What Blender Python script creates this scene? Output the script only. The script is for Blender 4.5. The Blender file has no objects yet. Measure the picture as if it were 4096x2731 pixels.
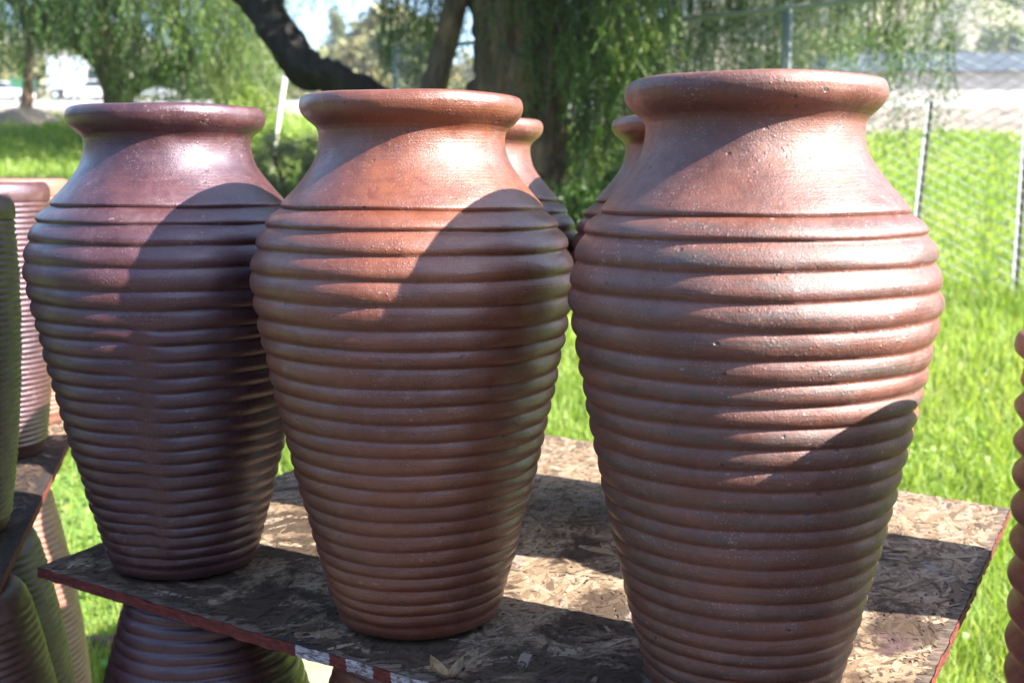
import bpy, math, random
import numpy as np
from mathutils import Vector

random.seed(7)
RNG = np.random.default_rng(7)
C = bpy.context.scene.collection
scene = bpy.context.scene

# ------------------------------------------------------------------ camera
cam_d = bpy.data.cameras.new('camera')
cam = bpy.data.objects.new('camera', cam_d)
C.objects.link(cam)
CAM_Z = 1.45
PITCH = math.radians(8.0)
cam.location = (0, 0, CAM_Z)
cam.rotation_euler = (math.radians(82.0), 0, 0)
cam_d.sensor_width = 36.0
cam_d.lens = 39.8
cam_d.clip_start = 0.05
cam_d.clip_end = 3000
cam_d.dof.use_dof = True
cam_d.dof.focus_distance = 1.52
cam_d.dof.aperture_fstop = 5.2
scene.camera = cam

# ------------------------------------------------------------------ light
SUN_EL, SUN_AZ = math.radians(34.5), math.radians(22.5)   # azimuth: from +X turned towards the camera
SUN = Vector((math.cos(SUN_EL) * math.cos(SUN_AZ), -math.cos(SUN_EL) * math.sin(SUN_AZ), math.sin(SUN_EL)))
world = bpy.data.worlds.new('World')
scene.world = world
world.use_nodes = True
wt = world.node_tree
wt.nodes.clear()
wo = wt.nodes.new('ShaderNodeOutputWorld')
wb = wt.nodes.new('ShaderNodeBackground')
sky = wt.nodes.new('ShaderNodeTexSky')
sky.sky_type = 'NISHITA'
sky.sun_disc = False
sky.sun_elevation = SUN_EL
sky.sun_rotation = math.radians(112.5)
sky.air_density = 1.0
sky.dust_density = 1.2
sky.ozone_density = 4.0
wb.inputs['Strength'].default_value = 0.105
wt.links.new(sky.outputs[0], wb.inputs[0])
wt.links.new(wb.outputs[0], wo.inputs[0])
sun_d = bpy.data.lights.new('sun', 'SUN')
sun_d.energy = 5.0
sun_d.angle = math.radians(0.53)
sun_d.color = (1.0, 0.955, 0.88)
sun = bpy.data.objects.new('sun', sun_d)
C.objects.link(sun)
sun.rotation_euler = SUN.to_track_quat('Z', 'Y').to_euler()
scene.view_settings.view_transform = 'Standard'
scene.view_settings.look = 'None'
scene.view_settings.exposure = 2.2
scene.view_settings.gamma = 1.0
scene.view_settings.use_curve_mapping = False
scene.cycles.max_bounces = 8
scene.cycles.transparent_max_bounces = 8
scene.cycles.caustics_reflective = False
scene.cycles.caustics_refractive = False

# ------------------------------------------------------------------ helpers
def build(name, verts, faces, mat=None, parent=None, smooth=True, attrs=None, loc=None):
    """faces: (n,k) int array (all the same size) or list of such arrays."""
    me = bpy.data.meshes.new(name)
    verts = np.asarray(verts, dtype=np.float32).reshape(-1, 3)
    if isinstance(faces, np.ndarray):
        faces = [faces]
    idx, sizes = [], []
    for fa in faces:
        fa = np.asarray(fa, dtype=np.int32)
        if fa.size == 0:
            continue
        idx.append(fa.ravel())
        sizes.append(np.full(len(fa), fa.shape[1], dtype=np.int32))
    idx = np.concatenate(idx)
    sizes = np.concatenate(sizes)
    starts = np.concatenate([[0], np.cumsum(sizes)[:-1]]).astype(np.int32)
    me.vertices.add(len(verts))
    me.vertices.foreach_set('co', verts.ravel())
    me.loops.add(len(idx))
    me.loops.foreach_set('vertex_index', idx)
    me.polygons.add(len(sizes))
    me.polygons.foreach_set('loop_start', starts)
    me.polygons.foreach_set('loop_total', sizes)
    me.polygons.foreach_set('use_smooth', np.full(len(sizes), smooth, dtype=bool))
    if attrs:
        for k, v in attrs.items():
            a = me.attributes.new(k, 'FLOAT', 'POINT')
            a.data.foreach_set('value', np.asarray(v, dtype=np.float32))
    me.update(calc_edges=True)
    me.validate()
    if mat:
        me.materials.append(mat)
    o = bpy.data.objects.new(name, me)
    C.objects.link(o)
    if parent:
        o.parent = parent
    if loc is not None:
        o.location = loc
    return o

def thing(name, label, cat, loc=(0, 0, 0), group=None, rot=(0, 0, 0)):
    o = bpy.data.objects.new(name, None)
    o.empty_display_size = 0.1
    C.objects.link(o)
    o.location = loc
    o.rotation_euler = rot
    tag(o, label, cat, group)
    return o

def tag(o, label, cat, group=None):
    o['label'] = label
    o['category'] = cat
    if group:
        o['group'] = group
    return o

def kind(o, k):
    o['kind'] = k
    return o

def dup(root, loc, label=None, rot=None, group=None):
    r = root.copy()
    C.objects.link(r)
    r.location = loc
    if rot is not None:
        r.rotation_euler = rot
    if label:
        r['label'] = label
    if group:
        r['group'] = group
    for ch in list(root.children):
        c = ch.copy()
        C.objects.link(c)
        c.parent = r
        for g in list(ch.children):
            d = g.copy()
            C.objects.link(d)
            d.parent = c
    return r

def box(x0, x1, y0, y1, z0, z1):
    v = [(x0, y0, z0), (x1, y0, z0), (x1, y1, z0), (x0, y1, z0), (x0, y0, z1), (x1, y0, z1), (x1, y1, z1), (x0, y1, z1)]
    f = [(0, 3, 2, 1), (4, 5, 6, 7), (0, 1, 5, 4), (1, 2, 6, 5), (2, 3, 7, 6), (3, 0, 4, 7)]
    return np.array(v, float), np.array(f)

class Soup:
    def __init__(self):
        self.v, self.f, self.n = [], {}, 0
    def add(self, v, f):
        v = np.asarray(v, float)
        f = np.asarray(f, int)
        self.f.setdefault(f.shape[1], []).append(f + self.n)
        self.v.append(v)
        self.n += len(v)
        return self
    def out(self):
        return np.concatenate(self.v), [np.concatenate(a) for a in self.f.values()]

def tube(pts, radii, sides=10, noise=0.0, seed=0, caps=True):
    pts = np.asarray(pts, float)
    n = len(pts)
    radii = np.broadcast_to(np.asarray(radii, float), (n,))
    tan = np.gradient(pts, axis=0)
    tan /= np.linalg.norm(tan, axis=1)[:, None] + 1e-12
    ref = np.array([0.31, 0.77, 0.55]) if abs(tan[0] @ np.array([0.31, 0.77, 0.55])) < 0.9 else np.array([1., 0, 0])
    u = np.cross(tan, ref)
    u /= np.linalg.norm(u, axis=1)[:, None]
    w = np.cross(tan, u)
    a = np.linspace(0, 2 * np.pi, sides, endpoint=False)
    rr = radii[:, None] * np.ones(sides)[None]
    if noise:
        r = np.random.default_rng(seed)
        ph = r.uniform(0, 6.28, 6)
        ss = np.linspace(0, n * 0.35, n)[:, None]
        rr = rr * (1 + noise * (np.sin(3 * a + ph[0] + ss * 0.7) + 0.8 * np.sin(5 * a + ph[1] - ss) + 0.7 * np.sin(8 * a + ph[2] + ss * 1.3)) * 0.5
                   + noise * 0.5 * r.normal(size=(n, sides)))
    V = pts[:, None] + rr[..., None] * (np.cos(a)[None, :, None] * u[:, None] + np.sin(a)[None, :, None] * w[:, None])
    V = V.reshape(-1, 3)
    i, j = np.meshgrid(np.arange(n - 1), np.arange(sides), indexing='ij')
    j2 = (j + 1) % sides
    F = np.stack([i * sides + j, i * sides + j2, (i + 1) * sides + j2, (i + 1) * sides + j], -1).reshape(-1, 4)
    if caps:
        V = np.concatenate([V, pts[:1], pts[-1:]])
        k = np.arange(sides)
        k2 = (k + 1) % sides
        F = np.concatenate([F, np.stack([k2, k, np.full(sides, n * sides), np.full(sides, n * sides)], -1)[:, [0, 1, 2, 2]]])
        F = F[:-sides]
        T = np.concatenate([np.stack([k2, k, np.full(sides, n * sides)], -1),
                            np.stack([(n - 1) * sides + k, (n - 1) * sides + k2, np.full(sides, n * sides + 1)], -1)])
        return V, [F, T]
    return V, [F]

def smoothpath(pts, n):
    pts = np.asarray(pts, float)
    m = len(pts)
    P = np.concatenate([2 * pts[:1] - pts[1:2], pts, 2 * pts[-1:] - pts[-2:-1]])
    t = np.linspace(0, m - 1 - 1e-6, n)
    i = t.astype(int)
    u = (t - i)[:, None]
    a, b, c, d = P[i], P[i + 1], P[i + 2], P[i + 3]
    return 0.5 * (2 * b + (c - a) * u + (2 * a - 5 * b + 4 * c - d) * u ** 2 + (3 * b - 3 * c + d - a) * u ** 3)

def soup_tube(S, *a, **k):
    V, Fs = tube(*a, **k)
    n0 = S.n
    S.v.append(V)
    S.n += len(V)
    for f in Fs:
        S.f.setdefault(f.shape[1], []).append(f + n0)

# ---- node helpers
class M:
    def __init__(self, name):
        self.m = bpy.data.materials.new(name)
        self.m.use_nodes = True
        self.t = self.m.node_tree
        self.t.nodes.clear()
        self.out = self.t.nodes.new('ShaderNodeOutputMaterial')
    def n(self, typ, **kw):
        nd = self.t.nodes.new('ShaderNode' + typ)
        for k, v in kw.items():
            if hasattr(nd, k) and k not in nd.inputs:
                setattr(nd, k, v)
            else:
                nd.inputs[k].default_value = v
        return nd
    def l(self, a, b):
        self.t.links.new(a, b)
    def coord(self, scale=(1, 1, 1), loc=(0, 0, 0), kind='Object'):
        tc = self.n('TexCoord')
        mp = self.n('Mapping')
        mp.inputs['Scale'].default_value = scale
        mp.inputs['Location'].default_value = loc
        self.l(tc.outputs[kind], mp.inputs[0])
        return mp.outputs[0]
    def noise(self, vec, scale, detail=4, rough=0.6, dist=0.0):
        nd = self.n('TexNoise')
        nd.inputs['Scale'].default_value = scale
        nd.inputs['Detail'].default_value = detail
        nd.inputs['Roughness'].default_value = rough
        nd.inputs['Distortion'].default_value = dist
        self.l(vec, nd.inputs['Vector'])
        return nd.outputs[0]
    def voro(self, vec, scale, feature='F1', rand=1.0):
        nd = self.n('TexVoronoi')
        nd.feature = feature
        nd.inputs['Scale'].default_value = scale
        nd.inputs['Randomness'].default_value = rand
        self.l(vec, nd.inputs['Vector'])
        return nd
    def ramp(self, fac, stops, interp='LINEAR'):
        nd = self.n('ValToRGB')
        nd.color_ramp.interpolation = interp
        e = nd.color_ramp.elements
        while len(e) < len(stops):
            e.new(0.5)
        for el, (p, c) in zip(e, stops):
            el.position = p
            el.color = (*c, 1) if len(c) == 3 else c
        self.l(fac, nd.inputs[0])
        return nd.outputs[0]
    def step(self, fac, a, b, lo=0.0, hi=1.0):
        nd = self.n('MapRange')
        nd.interpolation_type = 'SMOOTHSTEP'
        nd.inputs[1].default_value = a
        nd.inputs[2].default_value = b
        nd.inputs[3].default_value = lo
        nd.inputs[4].default_value = hi
        self.l(fac, nd.inputs[0])
        return nd.outputs[0]
    def mix(self, fac, a, b, mode='MIX'):
        nd = self.n('Mix')
        nd.data_type = 'RGBA'
        nd.blend_type = mode
        for sock, val in ((nd.inputs[0], fac), (nd.inputs[6], a), (nd.inputs[7], b)):
            if isinstance(val, bpy.types.NodeSocket):
                self.l(val, sock)
            elif isinstance(val, tuple):
                sock.default_value = (*val, 1)
            else:
                sock.default_value = val
        return nd.outputs[2]
    def math(self, op, a, b=None):
        nd = self.n('Math')
        nd.operation = op
        for sock, val in ((nd.inputs[0], a), (nd.inputs[1], b)):
            if val is None:
                continue
            if isinstance(val, bpy.types.NodeSocket):
                self.l(val, sock)
            else:
                sock.default_value = val
        return nd.outputs[0]
    def attr(self, name):
        nd = self.n('Attribute')
        nd.attribute_name = name
        return nd.outputs['Fac']
    def bump(self, h, strength, dist, prev=None):
        nd = self.n('Bump')
        nd.inputs['Strength'].default_value = strength
        nd.inputs['Distance'].default_value = dist
        self.l(h, nd.inputs['Height'])
        if prev is not None:
            self.l(prev, nd.inputs['Normal'])
        return nd.outputs[0]
    def bsdf(self, color, rough=0.6, normal=None, **kw):
        nd = self.n('BsdfPrincipled')
        for sock, val in ((nd.inputs['Base Color'], color), (nd.inputs['Roughness'], rough)):
            if isinstance(val, bpy.types.NodeSocket):
                self.l(val, sock)
            elif isinstance(val, tuple):
                sock.default_value = (*val, 1)
            else:
                sock.default_value = val
        for k, v in kw.items():
            s = nd.inputs[k.replace('_', ' ')]
            if isinstance(v, bpy.types.NodeSocket):
                self.l(v, s)
            else:
                s.default_value = v
        if normal is not None:
            self.l(normal, nd.inputs['Normal'])
        self.l(nd.outputs[0], self.out.inputs[0])
        return nd

# ------------------------------------------------------------------ materials
def clay(name, light, dark, groove, ridge_mix=0.3, dust=0.4, rough=0.36, coat=0.25, seed=0.0, bumps=1.0, blot=0.5, sheen_tint=(1.0, 0.97, 0.97, 1.0)):
    m = M(name)
    co = m.coord(loc=(seed, seed * 1.7, seed * 0.6))
    band = m.coord(scale=(2.2, 2.2, 16), loc=(seed * 2, seed, 0))
    stri = m.coord(scale=(5, 5, 170), loc=(seed, 0, seed))
    big = m.noise(co, 4.2, 4, 0.6, 0.4)
    col = m.mix(m.step(big, 0.5 - 0.22 * blot - 0.06, 0.5 + 0.25), light, dark)
    bandn = m.noise(band, 2.3, 4, 0.65)
    col = m.mix(m.math('MULTIPLY', m.step(bandn, 0.42, 0.72), 0.55), col, dark)
    # crest of each rib is worn to a dusty brown, the grooves keep the red slip
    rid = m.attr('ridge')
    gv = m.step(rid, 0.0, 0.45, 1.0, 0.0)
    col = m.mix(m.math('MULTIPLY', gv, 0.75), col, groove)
    wear = m.math('MULTIPLY', m.step(rid, 0.45, 1.0), m.math('MULTIPLY', m.step(m.noise(band, 3.6, 5, 0.7), 0.40, 0.62), ridge_mix))
    col = m.mix(wear, col, (0.072, 0.056, 0.047))
    st = m.noise(stri, 1.6, 3, 0.6)
    col = m.mix(m.step(st, 0.35, 0.75, 0.0, 0.25), col, dark)
    # mottling, pale dust specks and dark pits
    fine = m.noise(co, 95, 3, 0.6)
    col = m.mix(m.step(fine, 0.35, 0.72, 0.0, 0.30), col, light)
    mot = m.noise(co, 26, 6, 0.75, 0.5)
    col = m.mix(m.step(mot, 0.50, 0.72, 0.0, 0.30), col, (0.165, 0.105, 0.105))
    col = m.mix(m.step(mot, 0.32, 0.48, 0.50, 0.0), col, dark)
    v1 = m.voro(co, 260)
    sp = m.math('MULTIPLY', m.step(v1.outputs['Distance'], 0.10, 0.22, 1.0, 0.0), m.step(m.noise(co, 23, 3, 0.6), 0.40, 0.62))
    v2 = m.voro(m.coord(scale=(1, 1, 1.5), loc=(seed, 2, 7)), 75)
    sp2 = m.math('MULTIPLY', m.step(m.math('ADD', v2.outputs['Distance'], m.math('MULTIPLY', m.noise(co, 190, 2, 0.5), 0.9)), 0.50, 0.66, 1.0, 0.0),
                 m.step(m.noise(co, 13, 3, 0.6), 0.52, 0.64))
    dsp = m.math('MULTIPLY', m.math('MAXIMUM', sp, m.math('MULTIPLY', sp2, 0.55)), dust)
    col = m.mix(dsp, col, (0.50, 0.43, 0.40))
    v3 = m.voro(m.coord(scale=(1, 1, 1.3), loc=(seed + 3, 1, 2)), 34)
    pit = m.math('MULTIPLY', m.step(m.math('ADD', v3.outputs['Distance'], m.math('MULTIPLY', m.noise(co, 210, 2, 0.5), 0.14)), 0.13, 0.20, 1.0, 0.0),
                 m.step(m.noise(co, 17, 2, 0.5), 0.50, 0.60))
    col = m.mix(m.math('MULTIPLY', pit, 0.8), col, (0.035, 0.026, 0.03))
    # relief: brush striations, grit, pimples, pits
    v4 = m.voro(co, 135)
    pim = m.math('MULTIPLY', m.step(v4.outputs['Distance'], 0.08, 0.30, 1.0, 0.0), m.step(m.noise(co, 20, 2, 0.5), 0.50, 0.64))
    nb = m.bump(m.noise(co, 14, 4, 0.55), 0.45 * bumps, 0.006)
    nb = m.bump(st, 0.30 * bumps, 0.0016, nb)
    nb = m.bump(m.noise(co, 430, 4, 0.7), 0.75 * bumps, 0.0010, nb)
    nb = m.bump(pim, 0.5 * bumps, 0.0011, nb)
    nb = m.bump(m.math('MULTIPLY', pit, -1.0), 0.7 * bumps, 0.0020, nb)
    ro = m.math('ADD', m.step(m.noise(co, 36, 4, 0.6), 0.3, 0.7, rough - 0.07, rough + 0.10), m.math('MULTIPLY', dsp, 0.3))
    m.bsdf(col, ro, nb, Coat_Weight=coat, Coat_Roughness=0.28, Specular_IOR_Level=0.8, Specular_Tint=sheen_tint)
    return m.m

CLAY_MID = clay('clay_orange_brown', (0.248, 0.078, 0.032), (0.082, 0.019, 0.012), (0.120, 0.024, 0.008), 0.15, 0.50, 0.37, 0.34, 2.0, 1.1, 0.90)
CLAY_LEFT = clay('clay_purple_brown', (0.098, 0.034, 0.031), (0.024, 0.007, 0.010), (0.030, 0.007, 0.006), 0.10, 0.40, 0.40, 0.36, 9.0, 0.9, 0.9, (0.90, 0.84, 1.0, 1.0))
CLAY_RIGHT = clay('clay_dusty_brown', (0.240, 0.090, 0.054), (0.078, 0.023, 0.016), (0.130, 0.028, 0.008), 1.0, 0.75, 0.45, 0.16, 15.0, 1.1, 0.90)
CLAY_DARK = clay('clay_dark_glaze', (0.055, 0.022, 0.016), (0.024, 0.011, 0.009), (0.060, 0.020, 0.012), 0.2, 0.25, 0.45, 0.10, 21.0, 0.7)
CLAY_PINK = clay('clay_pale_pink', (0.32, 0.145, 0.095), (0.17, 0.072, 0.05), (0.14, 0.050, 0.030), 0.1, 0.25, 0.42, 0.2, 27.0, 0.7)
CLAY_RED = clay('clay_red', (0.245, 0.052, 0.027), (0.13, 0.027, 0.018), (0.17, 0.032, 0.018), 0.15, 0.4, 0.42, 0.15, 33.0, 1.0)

def simple(name, col, rough=0.6, var=0.15, scale=12, bump=0.0, **kw):
    m = M(name)
    co = m.coord()
    n = m.noise(co, scale, 4, 0.6)
    c = m.mix(m.step(n, 0.3, 0.7), tuple(x * (1 - var) for x in col), tuple(min(1, x * (1 + var)) for x in col))
    nb = m.bump(m.noise(co, scale * 6, 3), bump, 0.01) if bump else None
    m.bsdf(c, rough, nb, **kw)
    return m.m

def leafmat(name, a, b, c, trans=0.35, rough=0.5):
    m = M(name)
    t = m.attr('tint')
    col = m.ramp(t, [(0.0, a), (0.55, b), (1.0, c)])
    d = m.n('BsdfPrincipled')
    d.inputs['Roughness'].default_value = rough
    m.l(col, d.inputs['Base Color'])
    tr = m.n('BsdfTranslucent')
    m.l(m.mix(1.0, col, (1.25, 1.25, 0.55), 'MULTIPLY'), tr.inputs[0])
    mx = m.n('MixShader')
    mx.inputs[0].default_value = trans
    m.l(d.outputs[0], mx.inputs[1])
    m.l(tr.outputs[0], mx.inputs[2])
    m.l(mx.outputs[0], m.out.inputs[0])
    return m.m

GRASS = leafmat('grass_blade', (0.140, 0.225, 0.036), (0.260, 0.370, 0.072), (0.48, 0.45, 0.21), 0.5)
PEPPER = leafmat('pepper_leaf', (0.040, 0.095, 0.018), (0.100, 0.180, 0.035), (0.26, 0.31, 0.085), 0.42)
DRYLEAF = leafmat('dry_leaf', (0.10, 0.11, 0.05), (0.24, 0.25, 0.14), (0.45, 0.38, 0.25), 0.3)
FARLEAF = leafmat('far_leaf', (0.07, 0.10, 0.035), (0.17, 0.18, 0.075), (0.30, 0.26, 0.13), 0.2)

def barkmat(name, a, b, c):
    m = M(name)
    co = m.coord(scale=(1, 1, 0.28))
    n = m.noise(co, 9, 6, 0.7, 0.6)
    col = m.ramp(n, [(0.28, a), (0.5, b), (0.74, c)])
    v = m.voro(co, 16)
    nb = m.bump(n, 0.9, 0.05)
    nb = m.bump(v.outputs['Distance'], 0.6, 0.03, nb)
    m.bsdf(col, 0.9, nb)
    return m.m

BARK = barkmat('pepper_bark', (0.035, 0.025, 0.019), (0.135, 0.092, 0.060), (0.36, 0.21, 0.115))
BARK_SHADED = barkmat('shaded_bark', (0.007, 0.006, 0.006), (0.016, 0.013, 0.012), (0.040, 0.032, 0.028))  # bark colour darkened to carry the shade on the low limb
BARK_PALE = barkmat('pale_bark', (0.14, 0.09, 0.06), (0.32, 0.21, 0.14), (0.48, 0.36, 0.26))
STEEL = simple('galvanised_steel', (0.42, 0.46, 0.44), 0.5, 0.2, 30, 0.05)
WIRE = simple('galvanised_wire', (0.52, 0.54, 0.53), 0.45, 0.1, 20, 0)
RUSTY = simple('rusted_post', (0.10, 0.085, 0.075), 0.7, 0.4, 20, 0.1)

# ------------------------------------------------------------------ terrain
SLOPE = 0.15
Y0 = 3.87
def gz(X, Y):
    X = np.asarray(X, float)
    Y = np.asarray(Y, float)
    s = np.log1p(np.exp((Y - Y0) * 3.0)) / 3.0          # soft start of the rise
    z = SLOPE * np.minimum(s, 24 - Y0)
    z = z + 0.071 * np.clip(Y - 24, 0, 86)
    z = z + 0.020 * np.sin(X * 1.3 + Y * 0.7) * np.clip((Y - 4) / 4, 0, 1) + 0.04 * np.sin(X * 0.35 - Y * 0.4) * np.clip((Y - 8) / 8, 0, 1)
    return z

def strip(name, xs, yfa, yfb, rows, zoff, mat, zfun=gz):
    X = np.repeat(np.asarray(xs)[None], rows, 0)
    t = np.linspace(0, 1, rows)[:, None]
    ya = np.array([yfa(x) for x in xs])[None]
    yb = np.array([yfb(x) for x in xs])[None]
    Y = ya * (1 - t) + yb * t
    Z = zfun(X, Y) + zoff
    V = np.stack([X, Y, Z], -1).reshape(-1, 3)
    n = len(xs)
    i, j = np.meshgrid(np.arange(rows - 1), np.arange(n - 1), indexing='ij')
    F = np.stack([i * n + j, i * n + j + 1, (i + 1) * n + j + 1, (i + 1) * n + j], -1).reshape(-1, 4)
    return build(name, V, F, mat)

def edge_grass(x):
    return 21.5 - 3.8 / (1 + math.exp(-(x - 1.0) * 0.6)) + 0.5 * math.sin(x * 1.1)
def edge_pave(x):
    return 24.0 + 0.3 * math.sin(x * 0.6)

# grass ground: dirt shows through under the table and in patches
m = M('grass_soil')
co = m.coord()
n1 = m.noise(co, 1.3, 5, 0.6)
n2 = m.noise(co, 24, 4, 0.6)
green = m.mix(n2, (0.075, 0.150, 0.022), (0.150, 0.240, 0.040))
dirt = m.mix(n2, (0.085, 0.058, 0.040), (0.20, 0.145, 0.105))
mask = m.step(n1, 0.56, 0.66)
col = m.mix(mask, green, dirt)
litter = m.voro(co, 26)
lm = m.math('MULTIPLY', mask, m.step(litter.outputs['Distance'], 0.2, 0.35, 1.0, 0.0))
col = m.mix(lm, col, (0.30, 0.19, 0.11))
m.bsdf(col, 0.9, m.bump(n2, 0.6, 0.03))
xs = np.concatenate([np.linspace(-260, -14, 30), np.linspace(-13, 13, 80), np.linspace(14, 260, 30)])
def edge_path(x):
    return 1.75 + 0.12 * math.sin(x * 1.7)
ground = kind(strip('ground', xs, edge_path, edge_grass, 130, 0, m.m), 'structure')
m = M('packed_dirt')
co = m.coord()
n2 = m.noise(co, 7, 6, 0.7)
col = m.ramp(n2, [(0.3, (0.045, 0.037, 0.033)), (0.7, (0.095, 0.080, 0.070))])
m.bsdf(col, 0.95, m.bump(n2, 0.8, 0.03))
kind(strip('dirt_path', xs, lambda x: -4.0, edge_path, 40, 0, m.m), 'structure')
# dark bank added behind the camera to block the low sky
m = M('dark_sky_blocker')
co = m.coord()
n2 = m.noise(co, 1.6, 6, 0.7)
m.bsdf(m.ramp(n2, [(0.3, (0.022, 0.018, 0.015)), (0.7, (0.060, 0.050, 0.040))]), 0.95, m.bump(n2, 1.0, 0.3))
kind(strip('rear_sky_blocker', xs, lambda x: -42.0, lambda x: -4.0, 90, 0, m.m, lambda X, Y: gz(X, Y) + 6.5 / (1 + np.exp((Y + 10.5) * 1.1)) * (1 + 0.12 * np.sin(X * 0.5) + 0.08 * np.sin(X * 1.3 + Y)) - 0.008), 'structure')

m = M('dirt_bank')
co = m.coord()
n1 = m.noise(co, 3.0, 6, 0.7)
col = m.ramp(n1, [(0.3, (0.12, 0.095, 0.072)), (0.5, (0.25, 0.205, 0.16)), (0.7, (0.40, 0.34, 0.27))])
m.bsdf(col, 0.9, m.bump(n1, 1.0, 0.1))
kind(strip('dirt_bank', xs, edge_grass, edge_pave, 14, 0, m.m, lambda X, Y: gz(X, Y) + 0.10 * np.sin(X * 2.1 + Y * 1.7) * np.sin((Y - 17) * 0.45).clip(0, 1)), 'structure')

m = M('pale_concrete')
co = m.coord()
n1 = m.noise(co, 0.35, 5, 0.6)
col = m.ramp(n1, [(0.3, (0.30, 0.28, 0.26)), (0.7, (0.42, 0.395, 0.37))])
m.bsdf(col, 0.85)
kind(strip('pavement', xs, edge_pave, lambda x: 112.0, 24, 0, m.m), 'structure')

# unseen bank added on the left to keep horizon glow off the vases
kind(strip('side_sky_blocker', np.linspace(-40, -11, 30), lambda x: -7.0, lambda x: 19.0, 40, 0, bpy.data.materials['dark_sky_blocker'], lambda X, Y: gz(X, Y) - 0.3 + 6.0 / (1 + np.exp((X + 15.0) * 0.9)) * np.clip((19 - Y) / 5, 0, 1) * (1 + 0.12 * np.sin(Y * 0.7))), 'structure')

# hills: ridge height depends on the direction
def ridge(X, Y):
    az = np.degrees(np.arctan2(X, np.maximum(Y, 1)))
    h = 0.098 + 0.11 / (1 + np.exp(-(az - 9.0) * 0.35)) + 0.008 * np.sin(az * 0.9) + 0.030 / (1 + np.exp((az + 16) * 0.5))
    return h
def hz(X, Y):
    d = np.hypot(X, Y)
    t = np.clip((Y - 112) / 380, 0, 1)
    base = gz(X, np.minimum(Y, 112.0))
    top = ridge(X, Y) * d + 1.45
    k = t ** 1.25 * (3 - 2 * t) if False else (1 - (1 - t) ** 1.6)
    rough = 7.0 * np.sin(X * 0.045 + 1.3) * np.sin(Y * 0.038 + X * 0.012) + 3.5 * np.sin(X * 0.11 + Y * 0.09) + 1.6 * np.sin(X * 0.23 - Y * 0.19)
    z = base + (top - base) * k + rough * np.sin(np.pi * np.clip(t, 0, 1)) * np.clip(t * 4, 0, 1)
    return z
m = M('chaparral_hill')
co = m.coord()
n1 = m.noise(co, 0.035, 6, 0.65)
n2 = m.noise(co, 0.22, 5, 0.7)
col = m.ramp(n1, [(0.30, (0.13, 0.135, 0.075)), (0.48, (0.24, 0.215, 0.13)), (0.62, (0.38, 0.33, 0.24)), (0.75, (0.47, 0.43, 0.36))])
col = m.mix(m.step(n2, 0.48, 0.60, 0.0, 0.8), col, (0.085, 0.110, 0.055))
m.bsdf(col, 0.95, m.bump(n2, 1.0, 2.0))
xh = np.concatenate([np.linspace(-700, -130, 40), np.linspace(-125, 125, 90), np.linspace(130, 700, 60)])
hill = kind(strip('hillside', xh, lambda x: 112.0, lambda x: 520.0, 90, 0, m.m, hz), 'structure')

# ------------------------------------------------------------------ vases
def pchip(zr, n):
    """smooth dense curve through the points, parametrised by chord length"""
    zr = np.asarray(zr, float)
    return smoothpath(zr, n)

GROOVE_Z = np.array([.609, .5835, .553, .520, .4875, .458, .430, .406, .380, .3545, .3305, .3055, .281, .258, .234, .211, .189, .165, .143, .121, .100, .081, .061, .040, .0215])
NZ = np.array([0, .0137, .0354, .0557, .0779, .1055, .1295, .1534, .1772, .2015, .2251, .2531, .2791, .2996, .3298, .3527, .3774, .4038, .4282, .4563, .488, .520, .5554, .588, .612])
NR = np.array([.119, .1238, .130, .1367, .1428, .150, .156, .1619, .1678, .1743, .1802, .1859, .1917, .1963, .2018, .207, .212, .2163, .2213, .2262, .2322, .2331, .2244, .2096, .1894])
NECK = [(.6092, .1878), (.6120, .1889), (.6150, .1886), (.6214, .1838), (.6368, .170), (.6553, .1545), (.6738, .1420), (.690, .1360), (.705, .1338), (.718, .1343), (.7245, .1368), (.7285, .1392)]
RIM = [(.7285, .1392), (.7340, .1445), (.7415, .1515), (.7510, .1572), (.7615, .1594), (.7685, .1590), (.7745, .1574), (.7788, .1546), (.7810, .1505), (.7818, .1450), (.7812, .1400), (.7775, .1355), (.770, .1325), (.755, .1280), (.735, .1245), (.70, .1235), (.66, .140), (.61, .175), (.5, .218), (.3, .187), (.05, .117)]

def lathe(z, r, ridge, nth, seed, wob=1.0, seam=None, lump=1.0, zoff=0.0):
    """rows of a hand-thrown pot: slightly uneven rings, wobble, thumbed dents"""
    R = np.random.default_rng(seed)
    th = np.linspace(0, 2 * np.pi, nth, endpoint=False)
    T, Zr = np.meshgrid(th, z)
    Rr = np.repeat(r[:, None], nth, 1)
    Rd = np.repeat(ridge[:, None], nth, 1)
    g = np.random.default_rng(seed + 1000)
    ph = g.uniform(0, 6.28, 14)
    # overall out of round
    dr = 0.0010 * np.cos(2 * T + ph[0] + Zr * 2) + 0.0009 * np.cos(3 * T + ph[1] - Zr * 5)
    dz = 0.0012 * np.sin(T + ph[2] + Zr * 4) + 0.0006 * np.sin(2 * T + ph[3] - Zr * 9) + 0.0005 * np.sin(5 * T + ph[4] + Zr * 60)
    dr += lump * 0.00045 * (np.sin(7 * T + ph[5] + Zr * 80) + np.sin(11 * T + ph[6] - Zr * 130) * 0.7 + np.sin(17 * T + ph[7] + Zr * 55) * 0.5)
    return T, Zr + wob * dz, Rr + wob * dr, Rd

def part_from(name, T, Z, Rr, Rd, mat, parent):
    nz, nth = Z.shape
    V = np.stack([Rr * np.cos(T), Rr * np.sin(T), Z], -1).reshape(-1, 3)
    i, j = np.meshgrid(np.arange(nz - 1), np.arange(nth), indexing='ij')
    j2 = (j + 1) % nth
    F = np.stack([i * nth + j, i * nth + j2, (i + 1) * nth + j2, (i + 1) * nth + j], -1).reshape(-1, 4)
    return build(name, V, F, mat, parent, True, {'ridge': Rd.ravel()})

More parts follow.
